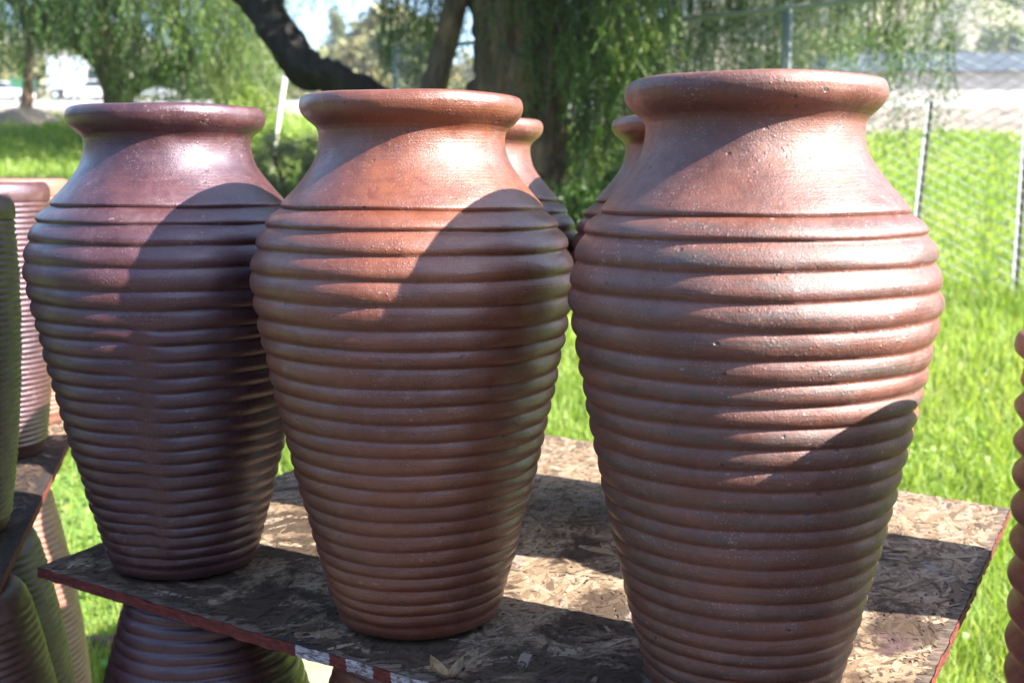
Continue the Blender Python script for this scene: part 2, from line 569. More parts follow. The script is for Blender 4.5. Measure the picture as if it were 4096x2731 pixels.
def ribbed_vase(label, loc, mat, seed=1, nth=288, per=11, group='ribbed brown vases on the board table', seam_az=None, rot=(0, 0, 0), cat='vase', amp=0.0060, belly=1.0):
    root = thing('ribbed_vase', label, cat, loc, group, rot)
    gs = GROOVE_Z[::-1].copy()
    g = np.random.default_rng(seed + 50)
    gs[1:-1] += g.normal(0, 0.0009, len(gs) - 2)
    z, r, rd = [0.0005, 0.0, 0.0, 0.003, 0.010, 0.017], [0.02, 0.100, 0.1150, 0.1185, 0.1215, 0.1235], [0.6] * 6
    for a, b in zip(gs[:-1], gs[1:]):
        t = np.linspace(0, 1, per, endpoint=False)
        base = np.interp(a + (b - a) * t, NZ, NR) - 0.0034
        k = amp * float(np.interp(b, [0.05, 0.3, 0.5, 0.56], [0.62, 0.78, 1.0, 1.15])) * g.uniform(0.92, 1.08)
        prof = 1 - np.abs(2 * t ** 0.84 - 1) ** 2.0
        zz = a + (b - a) * t
        z += list(zz)
        r += list(base + k * prof)
        rd += list(prof)
    z.append(gs[-1]); r.append(0.1878); rd.append(0.0)
    r = np.array(r) * (1 - (1 - belly) * np.clip((0.60 - np.array(z)) / 0.06, 0, 1) * np.clip(np.array(z) / 0.25, 0, 1))
    T, Z, Rr, Rd = lathe(np.array(z), r, np.array(rd), nth, seed)
    if seam_az is not None:
        # the upright join where the coils were smeared together; rings step across it
        d = (T - seam_az + np.pi) % (2 * np.pi) - np.pi
        low = np.clip((0.47 - Z) / 0.06, 0, 1) * np.clip((Z - 0.02) / 0.04, 0, 1)
        side = 1 / (1 + np.exp(-d / 0.012))
        Z = Z - 0.0045 * low * np.where(d > 0, np.exp(-np.abs(d) / 0.6), -np.exp(-np.abs(d) / 0.6)) * (1 - np.exp(-(d / 0.10) ** 2))
        sm = np.exp(-(d / 0.085) ** 2) * low
        Rr = Rr + sm * (np.interp(Z, NZ, NR) + 0.0022 - Rr) * 0.72
    part_from('ribbed_body', T, Z, Rr, Rd, mat, root)
    nk = pchip(NECK, 40)
    nk[:, 0] = np.where(nk[:, 0] > 0.705, 0.705 + (nk[:, 0] - 0.705) * 0.81, nk[:, 0])
    T, Z, Rr, Rd = lathe(nk[:, 0], nk[:, 1], np.full(40, 0.55), nth, seed, lump=0.6)
    part_from('neck', T, Z, Rr, Rd, mat, root)
    rm = pchip(RIM, 84)
    rm[:, 0] = np.where(rm[:, 0] > 0.705, 0.705 + (rm[:, 0] - 0.705) * 0.81, rm[:, 0])
    T, Z, Rr, Rd = lathe(rm[:, 0], rm[:, 1], np.full(84, 0.55), nth, seed, lump=0.9)
    part_from('rim', T, Z, Rr, Rd, mat, root)
    return root

ZB = 0.80            # top of the board
V_MID = (-0.1427, 1.653)
V_LEFT = (-0.567, 1.895)
V_RIGHT = (0.2990, 1.400)
V_BL = (-0.098, 2.30)
V_BR = (0.347, 2.166)
ZV = ZB + 0.0035
ribbed_vase('purplish brown ribbed vase at the left board corner, a smeared seam down its ribs', (*V_LEFT, ZV), CLAY_LEFT, 3, seam_az=math.radians(-87.0))
ribbed_vase('orange brown ribbed vase in the middle of the front row, bright glare on its neck', (*V_MID, ZV), CLAY_MID, 5)
ribbed_vase('biggest ribbed vase, dusty brown with pale specks, front right on the board', (*V_RIGHT, ZV), CLAY_RIGHT, 11, nth=336, rot=(0, math.radians(-0.5), 0), belly=0.975).scale = (0.985, 0.985, 1.0)
ribbed_vase('ribbed vase standing behind the middle vase, only its right shoulder in view', (*V_BL, ZV), CLAY_RIGHT, 17, nth=160, per=7)
ribbed_vase('reddish dark ribbed vase peeking out from behind the left side of the biggest vase', (*V_BR, ZV), CLAY_MID, 23, nth=160, per=7)
UNDER = 'upturned ribbed vases holding up the board'
ZU = ZB - 0.0215
ribbed_vase('upturned purplish ribbed vase holding up the left corner of the board', (-0.535, 1.875, ZU), CLAY_LEFT, 29, nth=200, per=9, group=UNDER, rot=(math.pi, 0, 0.4))
ribbed_vase('upturned ribbed vase under the board below the middle vase', (-0.135, 1.665, ZU), CLAY_MID, 31, nth=160, per=7, group=UNDER, rot=(math.pi, 0, 1.4))
ribbed_vase('upturned ribbed vase under the back of the board hidden behind the front supports', (0.35, 2.15, ZU), CLAY_LEFT, 37, nth=64, per=4, group=UNDER, rot=(math.pi, 0, 2.4))
# the neighbouring table to the right, just outside the frame, whose vase throws the long shadow over the board
ribbed_vase('ribbed vase on the neighbouring stack right of the board, shading the boards', (1.10, 1.65, ZV), CLAY_RIGHT, 41, nth=96, per=5, group='ribbed vases beside the right hand board')
ribbed_vase('upturned ribbed vase under the neighbouring stack right of the board', (1.10, 1.65, ZV - 0.001), CLAY_RIGHT, 43, nth=64, per=4, group='ribbed vases beside the right hand board', rot=(math.pi, 0, 0))

# ---- tall fine-ribbed cylinder vases of the table on the left
def cylinder_vase(label, loc, mat, seed, height=0.64, rtop=0.15, rbase=0.112, nring=46, nth=128, rot=(0, 0, 0), group=None, cat='vase', amp=0.0032, wall=0.014):
    root = thing('cylinder_vase', label, cat, loc, group, rot)
    zt = height - 0.045
    zs = np.linspace(0.03, zt, nring + 1)
    def base(z):
        t = z / height
        return rbase + (rtop + 0.004 - rbase) * (1 - (1 - np.clip(t * 1.25, 0, 1)) ** 2) - 0.004 * np.clip((t - 0.8) / 0.2, 0, 1)
    z, r, rd = [0.0005, 0.0, 0.0, 0.006, 0.018], [0.02, rbase - 0.022, rbase - 0.012, rbase - 0.004, base(0.018)], [0.5] * 5
    for a, b in zip(zs[:-1], zs[1:]):
        t = np.linspace(0, 1, 5, endpoint=False)
        z += list(a + (b - a) * t)
        p = 1 - np.abs(2 * t - 1) ** 2
        r += list(base(a + (b - a) * t) + amp * p)
        rd += list(p)
    z.append(zt); r.append(base(zt)); rd.append(0.2)
    T, Z, Rr, Rd = lathe(np.array(z), np.array(r), np.array(rd), nth, seed, lump=0.6)
    part_from('ribbed_body', T, Z, Rr, Rd, mat, root)
    b = float(base(zt))
    rim = pchip([(zt, b), (zt + 0.004, b + 0.003), (zt + 0.02, b + 0.0045), (zt + 0.035, b + 0.002), (zt + 0.043, b - 0.004), (zt + 0.045, b - 0.009), (zt + 0.041, b - wall), (zt, b - wall - 0.004), (height * 0.5, b - wall - 0.01), (0.04, rbase - wall)], 40)
    T, Z, Rr, Rd = lathe(rim[:, 0], rim[:, 1], np.full(40, 0.5), nth, seed, lump=0.6)
    part_from('rim', T, Z, Rr, Rd, mat, root)
    return root

GL = 'tall fine ribbed vases on the left table'
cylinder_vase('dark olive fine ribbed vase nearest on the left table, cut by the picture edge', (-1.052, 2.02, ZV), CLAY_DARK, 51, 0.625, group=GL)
cylinder_vase('grey violet fine ribbed vase on the left table behind the dark olive one', (-1.245, 2.66, ZV), CLAY_LEFT, 53, 0.645, group=GL)
cylinder_vase('orange rimmed fine ribbed vase on the left table right of the grey violet one', (-1.335, 3.02, ZV), CLAY_PINK, 55, 0.655, group=GL)
cylinder_vase('farthest fine ribbed vase on the left table, only its rim showing', (-1.53, 3.50, ZV), CLAY_LEFT, 57, 0.66, group=GL)
GU = 'upturned fine ribbed vases holding up the left board'
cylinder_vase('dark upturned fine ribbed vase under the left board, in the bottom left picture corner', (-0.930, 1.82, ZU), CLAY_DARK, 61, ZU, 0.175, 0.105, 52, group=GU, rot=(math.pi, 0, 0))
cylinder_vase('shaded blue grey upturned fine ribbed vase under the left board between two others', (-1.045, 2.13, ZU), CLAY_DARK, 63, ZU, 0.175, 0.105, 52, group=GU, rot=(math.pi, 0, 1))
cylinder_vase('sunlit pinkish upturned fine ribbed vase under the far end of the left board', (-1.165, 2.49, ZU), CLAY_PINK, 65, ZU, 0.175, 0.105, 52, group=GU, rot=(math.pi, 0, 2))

# ---- red wavy vase cut by the right edge
def wavy_vase():
    root = thing('wavy_vase', 'red brick coloured vase with deep wavy rings cut off by the right edge', 'vase', (0.661, 1.075, 0))
    H = 1.300
    z, r, rd = [0, 0.0], [0.06, 0.115], [0.5, 0.5]
    P = 0.0352
    zs = np.arange(0.01, H - 0.055, P / 12)
    for q in zs:
        w = 0.5 + 0.5 * math.cos((q - (H - 0.078)) / P * 2 * math.pi)
        z.append(q)
        base = 0.130 + 0.025 * (q / H) ** 0.8
        r.append(base + 0.011 * (w ** 0.85) - 0.004)
        rd.append(0.25 + 0.5 * w)
    T, Z, Rr, Rd = lathe(np.array(z), np.array(r), np.array(rd), 128, 71)
    part_from('ribbed_body', T, Z, Rr, Rd, CLAY_RED, root)
    rz, rb = z[-1], r[-1]
    rim = pchip([(rz, rb), (rz + 0.006, rb + 0.004), (H - 0.03, 0.153), (H - 0.018, 0.1625), (H - 0.006, 0.1625), (H, 0.158), (H, 0.146), (H - 0.01, 0.140), (H - 0.2, 0.13), (0.1, 0.09)], 50)
    T, Z, Rr, Rd = lathe(rim[:, 0], rim[:, 1], np.full(50, 0.5), 128, 71)
    part_from('rim', T, Z, Rr, Rd, CLAY_RED, root)
wavy_vase()

# ------------------------------------------------------------------ strand boards
def osb_core_mat(name, bias):
    m = M(name)
    co = m.coord(scale=(1, 1, 1))
    st = m.noise(m.coord(scale=(9, 60, 9)), 3.0, 5, 0.65, 0.8)
    n1 = m.noise(co, 3.1, 5, 0.65)
    col = m.ramp(st, [(0.3, (0.055, 0.040, 0.032)), (0.5, (0.16, 0.115, 0.085)), (0.72, (0.33, 0.26, 0.20))])
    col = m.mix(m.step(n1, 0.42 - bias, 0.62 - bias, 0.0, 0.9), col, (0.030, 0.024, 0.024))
    m.bsdf(col, 0.9, m.bump(st, 0.8, 0.004), Specular_IOR_Level=0.15)
    return m.m
def strand_mat(name, bias):
    m = M(name)
    t = m.attr('tint')
    col = m.ramp(t, [(0.0, (0.060, 0.040, 0.030)), (0.3, (0.20, 0.130, 0.078)), (0.6, (0.33, 0.230, 0.142)), (0.85, (0.42, 0.32, 0.215)), (1.0, (0.29, 0.245, 0.21))])
    co = m.coord()
    g = m.noise(m.coord(scale=(1, 1, 1)), 70, 4, 0.7, 1.5)
    col = m.mix(m.step(g, 0.35, 0.7, 0.0, 0.45), col, (0.10, 0.072, 0.055))
    # old water stains, plus shade painted in darker towards left and front
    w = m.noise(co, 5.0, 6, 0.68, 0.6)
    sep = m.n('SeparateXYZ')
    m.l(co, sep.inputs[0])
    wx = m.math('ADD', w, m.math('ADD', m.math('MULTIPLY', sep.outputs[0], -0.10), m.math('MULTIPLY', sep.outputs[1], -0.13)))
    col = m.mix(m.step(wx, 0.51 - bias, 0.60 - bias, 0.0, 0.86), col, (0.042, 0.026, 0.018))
    pw = m.noise(m.coord(loc=(5, 5, 5)), 5.5, 4, 0.6)
    col = m.mix(m.step(pw, 0.60, 0.74, 0.0, 0.5), col, (0.15, 0.075, 0.105))
    m.bsdf(col, 0.85, m.bump(g, 0.4, 0.002), Specular_IOR_Level=0.2)
    return m.m
def edge_mat():
    m = M('painted_board_edge')
    p = m.attr('paint')
    co = m.coord(scale=(1, 1, 3))
    n = m.noise(co, 60, 5, 0.75, 0.5)
    red = m.mix(m.step(n, 0.3, 0.7), (0.045, 0.008, 0.006), (0.22, 0.034, 0.018))
    white = m.mix(m.step(n, 0.38, 0.58), (0.10, 0.07, 0.07), (0.50, 0.48, 0.49))
    col = m.mix(m.step(m.math('ADD', p, m.math('MULTIPLY', m.math('SUBTRACT', n, 0.5), 0.8)), 0.42, 0.58), red, white)
    col = m.mix(m.step(m.noise(co, 48, 6, 0.8), 0.55, 0.62, 0.0, 0.9), col, (0.028, 0.018, 0.016))
    m.bsdf(col, 0.85, m.bump(n, 1.0, 0.004))
    return m.m
EDGE = edge_mat()

def strand_shapes(k, R):
    """irregular splinter outlines (unit length along x)"""
    out = []
    for _ in range(k):
        n = 5
        t = np.linspace(-0.5, 0.5, n)
        w = R.uniform(0.04, 0.10)
        up = w * R.uniform(0.55, 1.0, n); dn = -w * R.uniform(0.55, 1.0, n)
        up[[0, -1]] *= R.uniform(0.1, 0.6, 2); dn[[0, -1]] *= R.uniform(0.1, 0.6, 2)
        bow = R.normal(0, 0.03) * (1 - 4 * t * t)
        lift = np.abs(R.normal(0, 0.003, n))
        top = np.stack([t, up + bow, lift], 1)
        bot = np.stack([t, dn + bow, np.abs(R.normal(0, 0.010, n))], 1)
        out.append(np.concatenate([top, bot]))
    return out
SF = []
for i in range(4):
    SF.append((i, i + 5, i + 6, i + 1))
SF = np.array(SF)

def strand_board(name, label, corners, z, nstuff, nparts, seed, bias, thick=0.018, front_white=None, part_focus=None):
    R = np.random.default_rng(seed)
    A, B, Cc, D = [np.array(c, float) for c in corners]
    cen = (A + B + Cc + D) / 4
    root = thing(name, label, 'board', (cen[0], cen[1], z))
    L = [c - cen for c in (A, B, Cc, D)]
    def uv(u, v):   # u along A->D, v along A->B
        u = np.asarray(u)[..., None]; v = np.asarray(v)[..., None]
        return (1 - u) * (1 - v) * L[0] + u * (1 - v) * L[3] + u * v * L[2] + (1 - u) * v * L[1]
    def sag(u, v):
        return -0.004 * np.sin(np.pi * u) * (1 - v) - 0.003 * np.sin(3.1 * u + 1)
    # core slab with ragged edge: top + bottom grids and four side bands
    N = 90
    g = np.linspace(0, 1, N)
    U, Vv = np.meshgrid(g, g)
    P = uv(U, Vv)
    jit = R.normal(0, 0.0010, (N, N, 2))
    edge = (U == 0) | (U == 1) | (Vv == 0) | (Vv == 1)
    P = P + np.where(edge[..., None], jit * 0.7, 0)
    zt = sag(U, Vv) + R.normal(0, 0.0003, (N, N)) - np.where(edge, np.abs(R.normal(0, 0.0014, (N, N))), 0)
    top = np.concatenate([P, zt[..., None]], -1).reshape(-1, 3)
    i, j = np.meshgrid(np.arange(N - 1), np.arange(N - 1), indexing='ij')
    F = np.stack([i * N + j, i * N + j + 1, (i + 1) * N + j + 1, (i + 1) * N + j], -1).reshape(-1, 4)
    bot = top.copy(); bot[:, 2] -= thick
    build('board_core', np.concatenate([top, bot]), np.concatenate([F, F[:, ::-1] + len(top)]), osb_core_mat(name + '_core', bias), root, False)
    # painted edges
    def side(idx, white):
        n = len(idx)
        a = top[idx]
        rows = 6
        out = a - np.array([0, 0, 0])
        c2 = a[:, :2] / np.linalg.norm(a[:, :2], axis=1)[:, None]
        VV = []
        pv = []
        for k in range(rows):
            q = a.copy()
            q[:, 2] -= thick * k / (rows - 1)
            bulge = 0.0006 + np.abs(R.normal(0, 0.0008, n))
            q[:, :2] += c2 * bulge[:, None]
            VV.append(q)
            s = np.linspace(0, 1, n)
            w = np.zeros(n)
            for (s0, s1) in (white or []):
                w = np.maximum(w, ((s > s0) & (s < s1)).astype(float))
            pv.append(w)
        VV = np.concatenate(VV)
        ii, jj = np.meshgrid(np.arange(rows - 1), np.arange(n - 1), indexing='ij')
        FF = np.stack([ii * n + jj, ii * n + jj + 1, (ii + 1) * n + jj + 1, (ii + 1) * n + jj], -1).reshape(-1, 4)
        build('painted_edge', VV, FF, EDGE, root, False, {'paint': np.concatenate(pv)})
    side(np.arange(0, N), front_white)                     # A -> D
    side(np.arange(0, N) * N + N - 1, None)                # D -> C
    side((N - 1) * N + np.arange(N - 1, -1, -1), None)     # C -> B
    side(np.arange(N - 1, -1, -1) * N, None)               # B -> A
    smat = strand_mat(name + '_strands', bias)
    shapes = strand_shapes(14, R)
    main = math.atan2(*(L[1] - L[0])[::-1])
    def place(n):
        u = R.uniform(0.012, 0.988, n); v = R.uniform(0.012, 0.988, n)
        ln = R.uniform(0.018, 0.080, n) * R.choice([1, 1, 1.3], n)
        an = main + R.normal(0, 0.5, n) + R.choice([0, 0, 0, 0, 1.57], n)
        return u, v, ln, an
    def inside(pts):
        # keep every splinter within the slab
        ok = np.ones(len(pts), bool)
        for a, b in ((0, 3), (3, 2), (2, 1), (1, 0)):
            e = L[b] - L[a]
            nrm = np.array([-e[1], e[0]]) / np.linalg.norm(e)
            s = np.sign(nrm @ (-(L[a])))
            ok &= ((pts[..., :2] - L[a]) @ nrm * s).min(-1) > 0.001
        return ok
    u, v, ln, an = place(nstuff)
    sh = np.array(shapes)[R.integers(0, len(shapes), nstuff)]
    sc = np.stack([ln, ln * R.uniform(0.5, 1.5, nstuff), ln], 1)[:, None]
    q = sh * sc
    ca, sa = np.cos(an)[:, None], np.sin(an)[:, None]
    x = q[..., 0] * ca - q[..., 1] * sa; y = q[..., 0] * sa + q[..., 1] * ca
    c = uv(u, v)
    hgt = R.uniform(0.0003, 0.0016, nstuff) + sag(u, v)
    tx, ty = R.normal(0, 0.006, (2, nstuff))
    zz = q[..., 2] * 0.6 + hgt[:, None] + np.abs(x * tx[:, None] + y * ty[:, None])
    pts = np.stack([x + c[:, 0:1], y + c[:, 1:2], zz], -1)
    ok = inside(pts)
    pts = pts[ok]
    tint = np.repeat(R.beta(2.4, 1.9, len(pts)), 10)
    Fq = (SF[None] + (np.arange(len(pts)) * 10)[:, None, None]).reshape(-1, 4)
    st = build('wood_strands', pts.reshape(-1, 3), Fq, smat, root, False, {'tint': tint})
    kind(st, 'stuff')
    # the larger splinters that can be picked apart
    protos = []
    for k, s in enumerate(shapes):
        s2 = s * np.array([1, 1, 0.5])
        low = s2.copy(); low[:, 2] = -0.0008
        ring = [0, 1, 2, 3, 4, 9, 8, 7, 6, 5]
        sides = np.array([(ring[a], ring[(a + 1) % 10], ring[(a + 1) % 10] + 10, ring[a] + 10) for a in range(10)])
        for tt in (0.12, 0.45, 0.62, 0.8, 0.97):
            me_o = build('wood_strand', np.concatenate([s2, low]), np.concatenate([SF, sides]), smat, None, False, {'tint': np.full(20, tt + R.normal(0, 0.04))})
            protos.append(me_o.data)
            bpy.data.objects.remove(me_o)
    cnt = 0
    tries = 0
    while cnt < nparts and tries < 20000:
        tries += 1
        u0, v0 = R.uniform(0.02, 0.98, 2)
        if part_focus and not part_focus(u0, v0):
            continue
        l0 = R.uniform(0.05, 0.11); wv = R.uniform(0.7, 1.7)
        a0 = main + R.normal(0, 0.7) + R.choice([0, 0, 1.57])
        cc = uv(np.array(u0), np.array(v0))
        ext = np.array([[cc[0] + sx * l0 * 0.55 * math.cos(a0), cc[1] + sx * l0 * 0.55 * math.sin(a0)] for sx in (-1, 1)])[None]
        if not inside(ext)[0]:
            continue
        o = bpy.data.objects.new('wood_strand', protos[R.integers(0, len(protos))])
        C.objects.link(o)
        o.parent = root
        o.location = (cc[0], cc[1], float(sag(u0, v0)) + R.uniform(0.0013, 0.0022))
        o.rotation_euler = (R.normal(0, 0.008), R.normal(0, 0.006), a0)
        o.scale = (l0, l0 * wv, l0 * 0.6)
        cnt += 1
    return root

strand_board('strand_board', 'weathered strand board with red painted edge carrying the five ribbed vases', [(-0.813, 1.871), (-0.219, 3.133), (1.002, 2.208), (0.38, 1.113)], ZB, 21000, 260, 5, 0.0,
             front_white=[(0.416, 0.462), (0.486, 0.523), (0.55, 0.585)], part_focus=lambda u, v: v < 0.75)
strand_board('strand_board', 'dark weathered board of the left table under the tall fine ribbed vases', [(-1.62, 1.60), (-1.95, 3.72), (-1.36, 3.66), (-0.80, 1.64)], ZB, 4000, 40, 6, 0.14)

# dry curled leaf lying on the board
def dry_leaf():
    root = thing('dried_leaf', 'small curled tan dried leaf lying on the board in front of the middle vase', 'leaf', (-0.082, 1.415, ZB + 0.004), rot=(0, 0, 0.3))
    mt = simple('dried_leaf_skin', (0.26, 0.18, 0.09), 0.6, 0.35, 90, 0.1)
    for k, (a, s) in enumerate(((2.6, 1.0), (0.35, 0.85))):
        n, w = 9, 7
        V = []
        for i in range(n):
            t = i / (n - 1)
            half = 0.017 * s * math.sin(math.pi * min(1, t * 0.93 + 0.05)) ** 0.7
            for j in range(w):
                q = j / (w - 1) * 2 - 1
                x = t * 0.027 * s; y = q * half * 0.66
                zz = 0.010 * q * q * s * (0.4 + t) + 0.014 * t * t * s
                V.append((x * math.cos(a) - y * math.sin(a), x * math.sin(a) + y * math.cos(a), zz + 0.001))
        V = np.array(V)
        i, j = np.meshgrid(np.arange(n - 1), np.arange(w - 1), indexing='ij')
        F = np.stack([i * w + j, i * w + j + 1, (i + 1) * w + j + 1, (i + 1) * w + j], -1).reshape(-1, 4)
        V2 = V.copy(); V2[:, 2] -= 0.0006
        build('leaf_lobe', np.concatenate([V, V2]), np.concatenate([F, F[:, ::-1] + len(V)]), mt, root, True)
    V, Fs = tube(smoothpath([(0, 0, 0.002), (0.002, -0.004, 0.010), (0.001, -0.006, 0.021)], 6), [0.0012, 0.001, 0.0009, 0.0008, 0.0006, 0.0004], 6)
    build('leaf_stalk', V, Fs, mt, root)
dry_leaf()

def berry():
    th = np.linspace(0, math.pi, 9)
    T, Z, Rr, Rd = lathe(0.0035 - 0.0035 * np.cos(th), np.maximum(0.0035 * np.sin(th), 0.00002), np.full(9, 0.5), 14, 5, wob=0.0)
    o = part_from('pepper_berry', T, Z, Rr, Rd, simple('dark_berry', (0.03, 0.014, 0.022), 0.35, 0.2, 200), None)
    o.location = (-0.066, 1.445, ZB + 0.001)
    tag(o, 'tiny dark berry lying on the board between the dried leaf and the middle vase', 'berry')
berry()

# ------------------------------------------------------------------ things on the ground under the table
def pale_sheet():
    R = np.random.default_rng(4)
    n = 14
    x = np.linspace(-0.55, 0.55, n); y = np.linspace(-0.28, 0.28, 6)
    X, Y = np.meshgrid(x, y)
    X = X + R.normal(0, 0.003, X.shape); Y = Y + R.normal(0, 0.003, Y.shape)
    Z = 0.03 + 0.006 * np.sin(X * 5) + R.normal(0, 0.0008, X.shape)
    V = np.stack([X, Y, Z], -1).reshape(-1, 3)
    i, j = np.meshgrid(np.arange(5), np.arange(n - 1), indexing='ij')
    F = np.stack([i * n + j, i * n + j + 1, (i + 1) * n + j + 1, (i + 1) * n + j], -1).reshape(-1, 4)
    V2 = V.copy(); V2[:, 2] -= 0.022
    per = [k for k in range(n)] + [k * n + n - 1 for k in range(1, 6)] + [5 * n + k for k in range(n - 2, -1, -1)] + [k * n for k in range(4, 0, -1)]
    S = np.array([(per[a], per[(a + 1) % len(per)], per[(a + 1) % len(per)] + len(V), per[a] + len(V)) for a in range(len(per))])
    mt = simple('bleached_wood', (0.30, 0.26, 0.18), 0.8, 0.18, 9, 0.2)
    o = build('plywood_sheet', np.concatenate([V, V2]), np.concatenate([F, F[:, ::-1] + len(V), S[:, ::-1]]), mt, None, False, loc=(-0.55, 3.18, 0.0))
    o.rotation_euler = (0, 0, -0.12)
    tag(o, 'bleached pale wooden sheet lying on the ground under the table', 'board')
pale_sheet()

def hose():
    pts = []
    for k in range(70):
        a = k / 69 * 2 * math.pi * 1.6
        rr = 0.115 + 0.006 * math.sin(a * 3)
        pts.append((rr * math.cos(a), rr * 0.8 * math.sin(a), 0.016 + 0.013 * (k / 69) * 2))
    V, Fs = tube(pts, 0.0125, 10)
    o = build('garden_hose', V, Fs, simple('green_plastic', (0.08, 0.42, 0.13), 0.35, 0.1, 20), None, loc=(-1.275, 3.23, 0.02))
    tag(o, 'bright green plastic hose loop lying in the grass under the left corner', 'hose')
hose()

def log():
    P = smoothpath([(-0.30, 0, 0.05), (-0.1, 0.02, 0.055), (0.12, -0.01, 0.05), (0.34, 0.03, 0.05)], 14)
    V, Fs = tube(P, np.linspace(0.055, 0.045, 14), 12, 0.10, 3)
    o = build('log', V, Fs, BARK, None, loc=(-1.18, 3.22, 0.0))
    tag(o, 'short weathered grey log on the ground below the green hose', 'log')
log()

# ------------------------------------------------------------------ chain link fence
def fence():
    P0 = np.array([5.3, 6.53]); P1 = np.array([-1.25, 12.20])
    Ln = np.linalg.norm(P1 - P0)
    d = (P1 - P0) / Ln
    RZ = 2.81
    root = thing('chain_link_fence', 'galvanised chain link fence with a top rail running behind the vases', 'fence', (*P0, float(gz(*P0))))
    o0 = np.array([*P0, float(gz(*P0))])
    def w(s, z, off=0.0):
        p = P0 + d * s + np.array([-d[1], d[0]]) * off
        return np.array([p[0], p[1], z]) - o0
    V, Fs = tube([w(s, RZ) for s in np.linspace(0, Ln, 12)], 0.021, 10)
    build('top_rail', V, Fs, STEEL, root)
    # woven wire
    S = Soup()
    W = 0.078
    H = W / 2
    nw = int(Ln / W)
    allV, allF, nv = [], [], 0
    for k in range(nw):
        s0 = (k + 0.5) * W
        g = float(gz(*(P0 + d * s0))) + 0.03
        n = int((RZ - 0.02 - g) / H)
        kk = np.arange(n)
        side = np.where((kk + k) % 2 == 0, 1, -1)
        ss = s0 + side * (W / 2)
        zz = RZ - 0.02 - kk * H
        off = 0.004 * side
        p = P0[None] + d[None] * ss[:, None] + np.array([-d[1], d[0]])[None] * off[:, None] + np.array([-d[1], d[0]])[None] * (0.03 * np.sin(s0 * 1.7) * np.sin((RZ - zz) * 1.4))[:, None]
        pts = np.concatenate([p, zz[:, None]], 1) - o0
        # three-sided thin tube
        rad = 0.0027
        a = np.array([0, 2.094, 4.189])
        ring = np.stack([np.cos(a) * d[0], np.cos(a) * d[1], np.sin(a)], 1) * 0.4 + np.stack([-d[1] * np.sin(a), d[0] * np.sin(a), np.cos(a)], 1)
        vv = (pts[:, None] + rad * ring[None]).reshape(-1, 3)
        i, j = np.meshgrid(np.arange(n - 1), np.arange(3), indexing='ij')
        j2 = (j + 1) % 3
        ff = np.stack([i * 3 + j, i * 3 + j2, (i + 1) * 3 + j2, (i + 1) * 3 + j], -1).reshape(-1, 4)
        allV.append(vv); allF.append(ff + nv); nv += len(vv)
    kind(build('wire_mesh', np.concatenate(allV), np.concatenate(allF), WIRE, root, False), 'stuff')
    for zz in (0.0,):
        V, Fs = tube([w(s, float(gz(*(P0 + d * s))) + 0.55) for s in np.linspace(0, Ln, 40)], 0.0030, 6)
        build('tension_wire', V, Fs, WIRE, root)
    def s_at(px):
        u = (px - 1176) / 2600
        best = min(np.linspace(0, Ln, 2000), key=lambda s: abs((P0 + d * s)[0] / ((P0 + d * s)[1] * 0.99 + 0.0) - u))
        return best
    def post(px, top, r, mat, lean=0.0, name='post', off=0.0):
        s = s_at(px)
        g = float(gz(*(P0 + d * s)))
        V, Fs = tube([w(s, g - 0.1, off), w(s - lean * 0.5, (g + top) / 2, off), w(s - lean, top, off)], r, 10)
        o = build(name, V, Fs, mat, root)
        capV, capF = tube([w(s - lean, top + 0.0005, off), w(s - lean, top + 0.02, off)], [r * 1.15, r * 0.6], 10)
        build('post_cap', capV, capF, mat, o)
        return o
    post(1792, RZ - 0.03, 0.024, STEEL)
    post(1806, RZ - 0.03, 0.024, STEEL, off=0.03)
    post(912, RZ + 0.05, 0.03, STEEL)
    # short U-channel stakes: two flanges and a web
    def stake(px, top, lean):
        s = s_at(px)
        g = float(gz(*(P0 + d * s)))
        st = None
        for nm, x0, x1, y0, y1, mt in (('stake', -0.004, 0.004, -0.02, 0.03, STEEL), ('stake_flange', -0.034, -0.0045, 0.022, 0.030, RUSTY)):
            v, f = box(x0, x1, y0, y1, 0, 1)
            hgt = top - g + 0.15
            v = np.stack([v[:, 0] * d[0] * 1.0 - v[:, 1] * d[1] * -1.0, v[:, 0] * d[1] + v[:, 1] * -d[0], v[:, 2] * hgt], 1)
            v[:, 0] += lean * (v[:, 2] / hgt)
            v = v + (w(s, g - 0.15, -0.06))
            o = build(nm, v, f, mt, root if st is None else st, False)
            st = st or o
    stake(2085, 2.05, 0.10)
    stake(2333, 2.75, 0.02)
fence()

def leaning_pole():
    b = np.array([-2.98, 14.0]); g = float(gz(*b))
    V, Fs = tube([(0, 0, -0.1), (0.13, 0, 0.62), (0.26, 0, 1.34)], [0.03, 0.028, 0.025], 10)
    o = build('leaning_pole', V, Fs, simple('pale_pipe', (0.62, 0.60, 0.55), 0.6, 0.1, 8), None, loc=(*b, g))
    tag(o, 'pale pole leaning to the right beside the shrub, between the two left vases', 'pole')
leaning_pole()

# ------------------------------------------------------------------ trees
def px2x(px, Y):
    return (px - 1176) / 2600 * Y * 1.0
def py2z(py, Y):
    v = (784 - py) / 2600
    return CAM_Z + Y * (-math.sin(PITCH) + v * math.cos(PITCH)) / (math.cos(PITCH) + v * math.sin(PITCH))

def limb(root, pts, radii, mat, name='limb', seed=0, sides=14, n=26, noise=0.10, parent=None):
    P = smoothpath(pts, n)
    rad = np.interp(np.linspace(0, 1, n), np.linspace(0, 1, len(radii)), radii)
    o = np.array(root.location)
    V, Fs = tube(P - o, rad, sides, noise, seed)
    return build(name, V, Fs, mat, parent or root)

